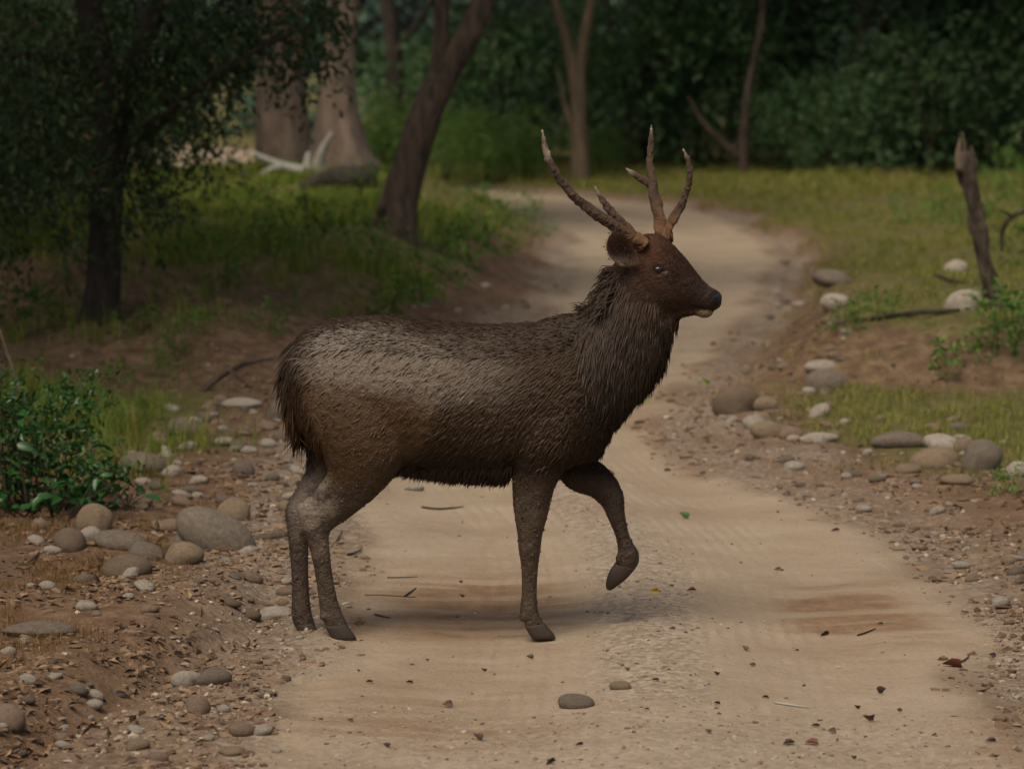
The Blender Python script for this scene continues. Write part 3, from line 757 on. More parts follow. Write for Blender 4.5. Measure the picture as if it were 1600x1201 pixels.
HERO = [
 (337, 862, 112, 62, 'grey', 'largest smooth grey boulder, oval and tilted, on the left verge', .5), (362, 815, 52, 34, 'tan', 'rounded tan boulder half hidden behind the largest boulder', .2),
 (145, 828, 48, 36, 'tan', 'round yellowish boulder under the leafy bush', 0), (138, 848, 32, 26, 'pale', 'small angular whitish stone below the round yellowish boulder', .3),
 (108, 862, 46, 34, 'brown', 'brown rounded stone beside the angular whitish stone', 0), (200, 900, 68, 32, 'brown', 'dark flattened oval cobble in front of the cobble pile', -.05),
 (284, 882, 56, 30, 'tan', 'smooth tan cobble beside the dark flattened cobble', .1), (226, 878, 52, 28, 'grey', 'grey cobble leaning behind the dark flattened cobble', .3), (188, 858, 70, 28, 'grey', 'wide low grey cobble at the back of the pile', .1),
 (290, 855, 52, 20, 'grey', 'flat grey cobble behind the smooth tan cobble', .05), (331, 860, 38, 22, 'grey', 'small leaning grey cobble at the foot of the largest boulder', .4), (265, 832, 46, 20, 'pink', 'flat pinkish cobble behind the pile', .1),
 (225, 740, 66, 30, 'grey', 'broad grey boulder behind the seedling', .2), (380, 637, 54, 14, 'pale', 'long flat white stone behind the stag\'s rump', 0), (433, 658, 34, 30, 'grey', 'grey boulder just behind the stag\'s tail', .2),
 (290, 682, 58, 26, 'grey', 'low slanting grey rock on the grassy verge behind the bush', .25), (380, 742, 28, 24, 'grey', 'upright dark grey stone among the pale gravel', 0),
 (55, 997, 116, 18, 'grey', 'long flat grey slab of stone in the withered grass', .02), (290, 1072, 42, 20, 'pale', 'paler one of two touching cobbles beside the gully', 0), (330, 1070, 48, 24, 'grey', 'darker grey one of two touching cobbles beside the gully', -.1),
 (308, 1116, 36, 28, 'pink', 'round pinkish cobble below the two touching cobbles', 0), (10, 1138, 52, 36, 'pink', 'large pinkish cobble beside the gully', .1), (428, 968, 54, 16, 'pale', 'flat pale stone beside the stag\'s hind hooves', 0),
 (900, 1107, 52, 20, 'grey', 'greenish grey stone lying alone on the road', .12), (970, 1077, 28, 14, 'tan', 'small tan stone on the road above the greenish grey one', 0), (646, 767, 30, 9, 'pale', 'flat pale stone on the road under the stag\'s belly', 0),
 (1153, 646, 62, 38, 'brown', 'large dark brown boulder on the right road edge', 0), (1195, 641, 36, 22, 'tan', 'tan stone close beside the large dark brown boulder', .1), (1180, 670, 32, 20, 'pale', 'pale round stone below the large dark brown boulder', 0),
 (1203, 682, 42, 24, 'tan', 'sandy cobble touching the pale round stone', .2), (1236, 686, 36, 18, 'pink', 'pinkish cobble beside the sandy cobble', .2), (1293, 612, 62, 32, 'grey', 'grey boulder at the foot of the eroded bank', .1),
 (1284, 582, 42, 18, 'pale', 'pale boulder on the slope above the grey boulder', 0), (1280, 652, 38, 16, 'pale', 'angular pale stone at the edge of the grass ledge', -.5), (1282, 694, 52, 15, 'pale', 'flat white slab in the dirt below the grass ledge', 0),
 (1402, 702, 72, 25, 'grey', 'broad grey boulder sunk in the grass ledge', 0), (1474, 704, 52, 24, 'pale', 'upper pale boulder of the cluster on the right verge', .1), (1468, 732, 62, 32, 'tan', 'lower tan boulder of the cluster on the right verge', 0),
 (1535, 735, 58, 42, 'grey', 'tall rounded grey boulder of the cluster on the right verge', 0), (1507, 706, 30, 20, 'pink', 'pinkish stone wedged behind the boulder cluster', 0), (1498, 757, 44, 15, 'tan', 'ochre flat cobble in front of the boulder cluster', 0),
 (1590, 745, 36, 22, 'pale', 'white cobble in the weeds past the boulder cluster', 0), (1512, 487, 56, 30, 'pale', 'white boulder beside the foot of the broken dead trunk', -.15), (1307, 485, 46, 26, 'pale', 'angular white boulder at the meadow edge', .3),
 (1303, 445, 54, 22, 'grey', 'mossy grey boulder above the angular white boulder', .1), (1497, 424, 30, 18, 'pale', 'small white boulder in the grass behind the broken trunk', 0), (1240, 737, 30, 14, 'pale', 'rounded pale cobble on the right road edge', 0), (1420, 740, 38, 14, 'tan', 'low tan cobble in front of the grass ledge', 0),
]
for (px, py, w, h, m_, lab, t) in HERO: stone(px, py, w, h, m_, lab, None, t)
rs = np.random.default_rng(12)
def strew(n, box, size, group, label, mats, keep=None):
    k = 0; tries = 0
    while k < n and tries < n * 20:
        tries += 1
        px = rs.uniform(box[0], box[2]); py = rs.uniform(box[1], box[3])
        if keep and not keep(px, py): continue
        w = rs.uniform(*size) * (.6 + .4 * (py / 1000))
        stone(px, py, w, w * rs.uniform(.35, .6), mats[int(rs.integers(len(mats)))], label, group, rs.normal() * .15, 'cobble', 'cobble', True); k += 1
edge_l = lambda px, py: px < np.interp(py, [600, 700, 800, 900, 1000, 1200], [480, 540, 540, 500, 470, 430])
edge_r = lambda px, py: px > np.interp(py, [640, 700, 750, 800, 850, 900, 1000], [1090, 1080, 1180, 1330, 1430, 1500, 1570])
strew(92, (200, 630, 560, 800), (12, 34), 'cobbles of the left gravel verge', 'small cobble on the gravel verge behind the hind legs', ['pale', 'pale', 'pale', 'grey', 'tan', 'pink'], edge_l)
strew(80, (0, 820, 500, 1190), (10, 34), 'cobbles around the gully', 'small cobble in the brown litter around the gully', ['grey', 'tan', 'pale', 'pale', 'brown', 'pink'], edge_l)
strew(80, (1080, 640, 1600, 960), (9, 30), 'cobbles of the right verge', 'small cobble in the stony dirt of the right verge', ['grey', 'tan', 'pale', 'pale', 'pink'], edge_r)
strew(34, (1190, 400, 1330, 620), (9, 24), 'cobbles along the rut', 'small stone along the rut beside the far road', ['grey', 'pale', 'tan'])
strew(14, (600, 440, 880, 500), (9, 22), 'stones below the left bank', 'small stone on the bare slope below the left bank', ['grey', 'pale'])

# gravel too small to count
def gravel():
    bm = bmesh.new(); bmesh.ops.create_icosphere(bm, subdivisions=1, radius=.5); bm.verts.ensure_lookup_table()
    bv = np.array([v.co for v in bm.verts]); bf = np.array([[v.index for v in f.verts] for f in bm.faces]); bm.free()
    r = np.random.default_rng(99)
    n = 60000; u = r.random(n); y = 1 / (1 / 8.8 + u * (1 / 34 - 1 / 8.8)); x = (r.random(n) - .5) * .40 * y + .1
    mk = masks(x, y); w = mk[:, 3] * .8 + (.05 + .22 * sstep(11.2, 9.6, y)) * mk[:, 0] + .10 * (1 - mk[:, 0]) * (1 - mk[:, 1]); sel = r.random(n) < w * .45
    x = x[sel]; y = y[sel]; n = len(x); mk = mk[sel]
    s = (.007 + .022 * r.random(n) ** 2.5) * (1 + .03 * (y - 10)); s = np.where(mk[:, 0] > .6, s * .6, s)
    V = bv[None] * (1 + .25 * r.normal(size=(n, len(bv), 1)))
    V = V * (s[:, None] * np.stack([r.uniform(.8, 1.4, n), r.uniform(.7, 1.2, n), r.uniform(.45, .8, n)], 1))[:, None, :]
    a = r.random(n) * 6.28; c, s_ = np.cos(a)[:, None], np.sin(a)[:, None]
    V = np.stack([V[..., 0] * c - V[..., 1] * s_, V[..., 0] * s_ + V[..., 1] * c, V[..., 2]], -1)
    V = V + np.stack([x, y, height(x, y) + s * .12], 1)[:, None, :]
    F = bf[None] + (np.arange(n) * len(bv))[:, None, None]
    m, nt, b = new_mat('gravel'); g = N(nt, 'ShaderNodeNewGeometry')
    c = ramp(nt, g.outputs['Random Per Island'], [(0, (.1, .07, .045)), (.35, (.2, .15, .105)), (.75, (.28, .23, .17)), (1, (.4, .345, .27))])
    nt.links.new(c, b.inputs['Base Color']); b.inputs['Roughness'].default_value = .9
    tag(link('gravel', mesh_from('gravel', V.reshape(-1, 3), [F.reshape(-1, 3)], False), m), 'loose gravel strewn along the road edges and its centre strip', 'gravel', None, 'stuff')
gravel()
def clods():
    r = np.random.default_rng(31); bm = bmesh.new(); bmesh.ops.create_icosphere(bm, subdivisions=1, radius=.5); bm.verts.ensure_lookup_table()
    bv = np.array([v.co for v in bm.verts]); bf = np.array([[v.index for v in f.verts] for f in bm.faces]); bm.free()
    n = 75000; u = r.random(n); y = 1 / (1 / 8.8 + u * (1 / 26 - 1 / 8.8)); x = (r.random(n) - .5) * .40 * y + .1
    mk = masks(x, y); sel = r.random(n) < (1 - mk[:, 0]) * (1 - mk[:, 1]) * sstep(.35, .6, fbm(x * 3 + 8, y * 2)) * .7
    x = x[sel]; y = y[sel]; n = len(x); s = (.008 + .03 * r.random(n) ** 3) * (1 + .02 * (y - 10))
    V = bv[None] * (1 + .4 * r.normal(size=(n, len(bv), 1))) * (s[:, None] * np.stack([r.uniform(.8, 1.6, n), r.uniform(.7, 1.2, n), r.uniform(.35, .8, n)], 1))[:, None, :]
    V = V + np.stack([x, y, height(x, y) + s * .08], 1)[:, None, :]; F = bf[None] + (np.arange(n) * len(bv))[:, None, None]
    m, nt, b = new_mat('clod'); g = N(nt, 'ShaderNodeNewGeometry'); c = ramp(nt, g.outputs['Random Per Island'], [(0, (.07, .042, .025)), (.5, (.15, .098, .06)), (1, (.23, .16, .1))])
    nt.links.new(c, b.inputs['Base Color']); b.inputs['Roughness'].default_value = 1
    tag(link('soil_clods', mesh_from('soil_clods', V.reshape(-1, 3), [F.reshape(-1, 3)], False), m), 'crumbly brown earth clods on both verges', 'soil', None, 'stuff')
clods()

# dry leaf litter on the left slope and verge (uncountable)
pl_ = scatter(22000, -4.5, .8, 9, 28, lambda x, y: np.where(x < centre_x(y), sstep(.1, .5, road_dist(x, y)) * (1 - .6 * gm(x, y)) * sstep(.4, .62, fbm(x * 3, y * 2)), 0) * .6, 21)
pr_ = scatter(5000, 1, 4.5, 11, 24, lambda x, y: np.where(x > centre_x(y), sstep(.05, .3, road_dist(x, y)) * (1 - gm(x, y)), 0) * .35, 22)
pp = np.concatenate([pl_, pr_]); rs = np.random.default_rng(23)
ax = rs.normal(size=pp.shape); ax[:, 2] *= .35
v, f = leaf_cloud(pp + [0, 0, .012], ax, rs.uniform(.02, .055, len(pp)), .5, .6, rs)
M['litter'] = leaf_mat('litter', [(0, (.05, .03, .018)), (.5, (.11, .066, .036)), (.85, (.19, .12, .06)), (1, (.28, .2, .1))], .8, 0)
tag(link('leaf_litter', mesh_from('leaf_litter', v, [f], False), M['litter']), 'brown dry leaf litter on the verges', 'leaf litter', None, 'stuff')

# single fallen leaves on the road
def dead_leaf(seed):
    r = np.random.default_rng(seed); v, f = leaf_cloud(np.array([[0, -.5, 0.0]]), np.array([[0, 1.0, .1]]), np.array([1.0]), .62, .8, r, True)
    v[:, 2] += .25 * (np.abs(v[:, 1]) ** 2) + .08; v[:, 2] -= v[:, 2].min(); me = mesh_from('leaf', v, [f], True); return me
DEAD = [dead_leaf(k + 9) for k in range(6)]
def flat_mat(name, c):
    m, nt, b = new_mat(name); n = noise_node(nt, 30, 4); cc = ramp(nt, n.outputs[0], [(.3, tuple(q * .6 for q in c)), (.7, c)]); nt.links.new(cc, b.inputs['Base Color']); b.inputs['Roughness'].default_value = .7; return m
LM = {'brown': flat_mat('leaf_brown', (.1, .06, .035)), 'dark': flat_mat('leaf_blackish', (.05, .03, .022)), 'red': flat_mat('leaf_red', (.13, .03, .02)), 'yellow': flat_mat('leaf_yellow', (.55, .33, .03)), 'green': flat_mat('leaf_green', (.05, .12, .03)), 'lime': flat_mat('leaf_lime', (.22, .32, .05))}
def fallen(px, py, w, c, label, group=None):
    g = ground_at(px, py); s = w * g[1] / FPX * (1.0 if group is None else .72); _cnt[0] += 1; me = DEAD[_cnt[0] % 6]
    o = bpy.data.objects.new('fallen_leaf', me); COL.objects.link(o)
    if len(me.materials) == 0: me.materials.append(None)
    o.material_slots[0].link = 'OBJECT'; o.material_slots[0].material = LM[c]
    o.location = g + [0, 0, .003]; o.scale = (s, s, s * 1.1); o.rotation_euler = (rs_.normal() * .12, rs_.normal() * .15, rs_.uniform(1.0, 2.1))
    return tag(o, label, 'leaf', group)
fallen(1023, 928, 16, 'yellow', 'yellow fallen leaf on the gravel strip near the raised hoof')
fallen(1080, 924, 16, 'red', 'small dark red fallen leaf on the wheel track near the yellow leaf')
fallen(1305, 831, 15, 'red', 'rusty red fallen leaf on the far side of the wheel track')
fallen(1488, 1043, 34, 'red', 'large maroon fallen leaf below the reddish road patch')
fallen(1070, 811, 18, 'green', 'thin green fallen leaf on the road beyond the raised leg')
fallen(1101, 603, 16, 'lime', 'bright lime green leaf on the road below the stag\'s muzzle')
fallen(1007, 629, 14, 'lime', 'lime green leaf on the road in front of the chest')
fallen(1268, 1163, 24, 'red', 'maroon curled leaf on the gravelly part of the road')
for (px, py, w) in [(1375, 977, 16), (1288, 993, 26), (1376, 1085, 28), (1360, 1128, 30), (1300, 1146, 22), (1274, 1136, 22), (1232, 1163, 30), (1196, 1092, 18), (1164, 1018, 18), (1120, 1056, 16), (1176, 1041, 15), (1050, 984, 16), (1024, 1064, 18), (1256, 1073, 10), (1405, 1113, 14), (1340, 1110, 16),
                    (1215, 802, 8), (1215, 891, 18), (1143, 852, 8), (1120, 1100, 16), (1107, 1148, 16), (1335, 1188, 14), (1550, 1028, 18), (1585, 1034, 10), (1548, 1160, 26), (1245, 1018, 10), (830, 1032, 18), (757, 1050, 14), (700, 1105, 26), (577, 1068, 18), (547, 1127, 18), (640, 1067, 18), (748, 1157, 24), (722, 935, 12), (720, 911, 10),
                    (1137, 984, 10), (1010, 1110, 14), (860, 1194, 30), (605, 1170, 18), (560, 1050, 10), (668, 1033, 10), (1460, 1150, 14), (1158, 975, 8), (905, 1165, 20), (980, 1050, 14), (1440, 850, 12), (1380, 830, 12)]:
    fallen(px, py, w, 'brown' if rs_.random() < .6 else 'dark', 'small dry brown leaf lying on the sandy road', 'dry leaves on the road')

def twig(pts, r, label, mat='twig'):
    P = np.array([ground_at(*q) + [0, 0, r * 1.2] for q in pts]); b = P[0].copy()
    o = tube_obj('twig', P, [r] * (len(P) - 1) + [r * .5], M[mat], None, 6, .03, .15, int(pts[0][0]), None, b); o.location = b
    tag(o, label, 'twig')
twig([(659, 794), (680, 797), (700, 797), (724, 793)], .005, 'curved dark twig on the road under the belly')
twig([(632, 933), (640, 928), (650, 920)], .004, 'short straight twig between the hind and front legs')
twig([(570, 930), (605, 931), (650, 934)], .0025, 'thin straw lying near the hind hooves')
twig([(605, 903), (640, 903), (652, 902)], .0025, 'thin straw lying above the short straight twig')
twig([(586, 961), (598, 966), (610, 968)], .004, 'small bent twig near the hind hooves')
twig([(543, 868), (555, 868), (565, 860)], .006, 'hooked dark twig behind the near hind leg')
twig([(518, 855), (527, 845), (535, 832)], .004, 'forked twig leaning behind the near hind leg')
twig([(40, 885), (58, 870), (62, 862)], .006, 'dark twig in the withered grass near the cobble pile')
twig([(1340, 994), (1362, 988), (1368, 984)], .004, 'bent twig on the reddish road patch')
twig([(1500, 1036), (1512, 1032), (1514, 1027)], .004, 'bent twig beside the large maroon leaf')
twig([(1210, 1100), (1240, 1106), (1266, 1108)], .004, 'pale grey twig lying on the sandy road', 'wood_grey')

# ------------------------------------------------------------------ the stag
YD = 12.0
DK = YD / FPX
def dp(px, py, dy=0.0): return at_depth(px, py, YD + dy)

GROW = 1.1      # the smoothing takes this much off again
def loft(secs, n=20, cap=True):
    """secs: (ax, ay, bx, by, half_width, dy): a ring through pixel points A and B of the side view"""
    V = []
    ang = np.arange(n) / n * 2 * PI
    S_ = np.array([s for s in secs], float)
    # refine along the length
    t = np.arange(len(S_)); tt = np.linspace(0, len(S_) - 1, (len(S_) - 1) * 4 + 1)
    def cr(col):
        y = S_[:, col]; m = np.gradient(y); i = np.minimum(tt.astype(int), len(S_) - 2); u = tt - i
        return (2 * u**3 - 3 * u**2 + 1) * y[i] + (u**3 - 2 * u**2 + u) * m[i] + (-2 * u**3 + 3 * u**2) * y[i + 1] + (u**3 - u**2) * m[i + 1]
    R = np.stack([cr(c) for c in range(6)], 1)
    for ax_, ay, bx, by, w, dy in R:
        ll = math.hypot(ax_ - bx, ay - by) + 1e-6; gx_, gy_ = (ax_ - bx) / ll * GROW, (ay - by) / ll * GROW; ax_ += gx_; ay += gy_; bx -= gx_; by -= gy_; w += GROW * DK
        A = dp(ax_, ay, dy); B = dp(bx, by, dy); c = (A + B) / 2; h = (A - B) / 2
        V.append(c + np.cos(ang)[:, None] * h + np.sin(ang)[:, None] * np.array([0, max(w, .002), 0]))
    m = len(V); C = [V[0].mean(0), V[-1].mean(0)]; V = np.concatenate(V + [np.array(C)])
    i, j = np.meshgrid(np.arange(m - 1), np.arange(n), indexing='ij'); i = i.ravel(); j = j.ravel()
    Q = np.stack([i * n + j, i * n + (j + 1) % n, (i + 1) * n + (j + 1) % n, (i + 1) * n + j], 1); q = np.arange(n)
    T3 = np.concatenate([np.stack([np.full(n, m * n), (q + 1) % n, q], 1), np.stack([np.full(n, m * n + 1), (m - 1) * n + q, (m - 1) * n + (q + 1) % n], 1)])
    return V, Q, T3

def remesh(parts, voxel, smooth_it, name):
    vs = []; qs = []; ts = []; off = 0
    for V, Q, T3 in parts: vs.append(V); qs.append(Q + off); ts.append(T3 + off); off += len(V)
    me = mesh_from('tmp', np.concatenate(vs), [np.concatenate(qs), np.concatenate(ts)])
    bm = bmesh.new(); bm.from_mesh(me); bmesh.ops.recalc_face_normals(bm, faces=bm.faces); bm.to_mesh(me); bm.free()
    o = bpy.data.objects.new('tmp', me); COL.objects.link(o)
    r = o.modifiers.new('r', 'REMESH'); r.mode = 'VOXEL'; r.voxel_size = voxel
    s = o.modifiers.new('s', 'SMOOTH'); s.factor = .5; s.iterations = smooth_it
    dg = bpy.context.evaluated_depsgraph_get(); dg.update()
    out = bpy.data.meshes.new_from_object(o.evaluated_get(dg)); out.name = name
    bpy.data.objects.remove(o); bpy.data.meshes.remove(me)
    out.polygons.foreach_set('use_smooth', np.ones(len(out.polygons), bool))
    return out

torso = loft([(450, 590, 462, 620, .03, 0), (456, 552, 470, 655, .085, 0), (474, 525, 486, 690, .135, 0), (500, 508, 510, 708, .17, 0), (540, 500, 545, 722, .19, 0), (585, 498, 588, 728, .2, 0), (640, 501, 640, 732, .205, 0), (700, 507, 700, 740, .215, 0),
              (760, 511, 760, 744, .215, 0), (815, 509, 812, 744, .205, 0), (860, 505, 862, 740, .19, 0), (900, 501, 905, 722, .17, 0), (930, 505, 935, 700, .14, 0), (955, 540, 955, 672, .09, 0), (966, 580, 963, 640, .03, 0)], 28)
neck = loft([(830, 520, 880, 730, .17, 0), (880, 502, 925, 706, .165, 0), (908, 494, 962, 662, .14, 0), (931, 481, 998, 616, .11, 0), (944, 455, 1028, 577, .094, 0), (954, 430, 1040, 538, .083, 0), (966, 402, 1046, 503, .076, 0), (985, 385, 1040, 485, .06, 0)], 24)
head = loft([(976, 385, 990, 440, .045, 0), (990, 372, 1002, 474, .072, 0), (1012, 366, 1022, 490, .082, 0), (1032, 368, 1042, 492, .082, 0), (1052, 384, 1060, 488, .072, 0), (1069, 402, 1074, 486, .058, 0), (1084, 421, 1087, 484, .047, 0), (1099, 440, 1099, 483, .041, 0),
             (1112, 450, 1110, 484, .04, 0), (1120, 454, 1119, 483, .035, 0), (1125, 460, 1124, 479, .02, 0)], 20)
chin = loft([(1020, 470, 1034, 512, .05, 0), (1050, 474, 1056, 500, .03, 0), (1080, 478, 1082, 492, .026, 0), (1098, 478, 1099, 496, .024, 0), (1110, 481, 1109, 494, .018, 0), (1115, 484, 1114, 490, .008, 0)], 12)
brow = [loft([(1012, 398, 1014, 416, .012, s * .05), (1024, 400, 1026, 422, .022, s * .058), (1040, 408, 1040, 428, .012, s * .052)], 10) for s in (-1, 1)]
ped = [loft([(1015, 366, 1000, 392, .022, -.05), (1006, 368, 992, 388, .022, -.06)], 10), loft([(1025, 376, 1052, 378, .024, .045), (1026, 362, 1050, 364, .022, .05)], 10)]
nh = loft([(462, 560, 645, 585, .05, -.10), (466, 610, 652, 640, .085, -.115), (478, 665, 645, 685, .09, -.115), (503, 712, 630, 722, .078, -.11), (512, 738, 606, 755, .062, -.1), (497, 762, 573, 786, .047, -.09), (478, 781, 546, 808, .038, -.083), (464, 793, 522, 824, .031, -.08),
           (469, 815, 514, 835, .028, -.077), (480, 843, 514, 854, .024, -.075), (492, 890, 518, 892, .021, -.072), (498, 930, 525, 930, .021, -.07), (501, 957, 533, 955, .025, -.07), (507, 972, 540, 970, .026, -.07), (514, 986, 546, 983, .024, -.07)], 18)
fh = loft([(465, 620, 600, 640, .08, .11), (478, 685, 590, 700, .08, .11), (484, 722, 562, 736, .065, .1), (470, 752, 532, 775, .045, .085), (453, 783, 503, 801, .036, .07), (446, 798, 489, 812, .033, .065), (449, 825, 483, 832, .028, .06), (454, 870, 481, 872, .022, .055), (457, 920, 482, 920, .02, .05),
           (456, 950, 485, 950, .027, .05), (458, 970, 489, 968, .026, .05), (465, 984, 493, 981, .024, .05)], 18)
nf = loft([(785, 560, 900, 570, .05, -.1), (786, 630, 912, 640, .075, -.115), (793, 690, 900, 695, .075, -.115), (800, 728, 880, 734, .062, -.11), (802, 762, 864, 766, .05, -.105), (804, 800, 856, 802, .041, -.1), (809, 833, 847, 834, .034, -.095), (811, 858, 844, 858, .032, -.09), (815, 885, 840, 886, .023, -.085),
           (816, 925, 838, 925, .02, -.08), (813, 955, 840, 953, .024, -.08), (819, 972, 847, 970, .025, -.08), (825, 985, 855, 980, .024, -.08)], 18)
ff_ = loft([(840, 600, 945, 610, .06, .1), (850, 660, 948, 668, .08, .1), (866, 715, 940, 700, .07, .1), (880, 752, 930, 716, .058, .1), (902, 767, 944, 727, .048, .1), (923, 774, 960, 746, .04, .1), (941, 789, 972, 770, .035, .1), (949, 806, 975, 797, .029, .1), (961, 833, 980, 826, .02, .1), (966, 855, 987, 846, .021, .1),
            (965, 868, 997, 862, .027, .1), (963, 877, 997, 879, .026, .1), (958, 884, 988, 893, .024, .1)], 18)
withers = loft([(850, 503, 850, 540, .05, 0), (880, 496, 880, 545, .07, 0), (912, 492, 915, 545, .06, 0)], 12)
claws = [loft([(ax_, ay, bx, by, .012, dy - .012), (ax_ - 5, ay + 8, bx - 6, by + 8, .008, dy - .012)], 8) for ax_, ay, bx, by, dy in ((503, 958, 516, 962, -.075), (815, 958, 826, 962, -.085), (966, 864, 972, 876, .09), (460, 956, 470, 960, .045))]
body_me = remesh([torso, neck, head, chin, nh, fh, nf, ff_, withers] + brow + ped + claws, .0055, 5, 'body')
nv = len(body_me.vertices)
co = np.empty(nv * 3, np.float32); body_me.vertices.foreach_get('co', co); co = co.reshape(-1, 3).astype(float)

def to_px(P):
    """side-view coordinates of the stag (its own plane), in the units its outline was measured in"""
    d = P - np.array([0, 0, CAM_H]); 
    f = d[..., 1] * CT - d[..., 2] * ST; u = d[..., 0] / f; v = (d[..., 1] * ST + d[..., 2] * CT) / f
    return W0 / 2 + u * FPX, H0 / 2 - v * FPX
def gb(px, py, cx, cy, rx, ry, soft=.35):
    d = np.sqrt(((px - cx) / rx) ** 2 + ((py - cy) / ry) ** 2); return 1 - sstep(1 - soft, 1 + soft, d)

def coat(P):
    """colours of the coat: dark wet hair, grey mud, brown mud, rusty head, painted hock sheen and off-leg shade; alpha = smooth wet mud"""
    px, py = to_px(P)
    n = fbm(px / 28., py / 22.); n2 = fbm(px / 9. + 5, py / 7., 3)
    c = np.ones((len(P), 1)) * np.array([.034, .02, .0105])
    mix = lambda c, m, col: c * (1 - m[:, None]) + np.array(col) * m[:, None]
    c = mix(c, .55 * gb(px, py, 820, 610, 170, 90, .5), (.066, .041, .022))
    grey = np.clip(gb(px + 40 * (n - .5), py + 30 * (n2 - .5), 575, 560, 110, 48, .3) + gb(px, py + 40 * (n - .5), 700, 585, 100, 50, .5) * .85, 0, 1) * sstep(.2, .42, n2 + .12)
    brown = np.clip(gb(px + 70 * (n - .5), py + 40 * (n - .5), 555, 655, 135, 75, .42) + gb(px, py, 560, 720, 80, 60, .4), 0, 1)
    c = mix(c, brown * .95, (.062, .033, .012))
    c = mix(c, grey * .9, (.13, .1, .07))
    legs = sstep(735, 775, py); c = mix(c, legs, (.045, .028, .016)); c = mix(c, legs * sstep(.5, .72, n2) * .5, (.09, .064, .04))
    c = mix(c, gb(px, py, 490, 800, 36, 60) * sstep(.35, .6, n) * .75, (.21, .17, .13))  # wet mud on the hock, lightened to paint in its sheen
    c = mix(c, sstep(735, 690, py) * 0, (.05, .035, .025))
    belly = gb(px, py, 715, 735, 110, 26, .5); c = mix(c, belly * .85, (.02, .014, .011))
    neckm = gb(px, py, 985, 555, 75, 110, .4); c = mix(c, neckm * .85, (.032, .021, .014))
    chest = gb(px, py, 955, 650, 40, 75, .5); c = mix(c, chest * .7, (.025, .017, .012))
    hd = gb(px, py, 1050, 430, 90, 66, .25); c = mix(c, hd, (.045, .026, .016))
    c = mix(c, gb(px, py, 1010, 392, 34, 36, .6) * .7, (.085, .035, .016))
    c = mix(c, gb(px, py, 1035, 440, 40, 24, .6) * .5, (.075, .04, .023))
    c = mix(c, gb(px, py, 1029, 421, 11, 8, .4) * .85, (.012, .008, .006))
    c = mix(c, gb(px, py, 1052, 430, 12, 14, .5) * .7, (.022, .017, .014))
    c = mix(c, gb(px, py, 1041, 426, 4, 2.5, .5) * .5, (.22, .18, .14))
    c = mix(c, gb(px, py, 1095, 447, 26, 16, .6) * .7, (.04, .028, .022))
    c = mix(c, gb(px, py, 1120, 466, 13, 13, .3) * .95, (.012, .011, .012))
    c = mix(c, gb(px, py, 1103, 490, 14, 6, .4) * .9, (.2, .15, .085))
    line = np.exp(-((py - np.interp(px, [1070, 1085, 1100, 1118], [466, 477, 483, 483])) / 1.6) ** 2) * sstep(1068, 1080, px) * sstep(1122, 1116, px)
    c = mix(c, line * .85, (.012, .009, .008))
    far = sstep(YD + .0, YD + .06, P[:, 1]) * sstep(690, 730, py) * .6; c = mix(c, far, (.026, .016, .01))      # the off legs are painted darker to stand in for shade
    wet = np.clip(grey * .95 + brown * .5 + legs * .7 + gb(px, py, 490, 800, 36, 60) * .5, 0, 1)
    return np.concatenate([np.clip(c, 0, 1), wet[:, None]], 1), grey, brown

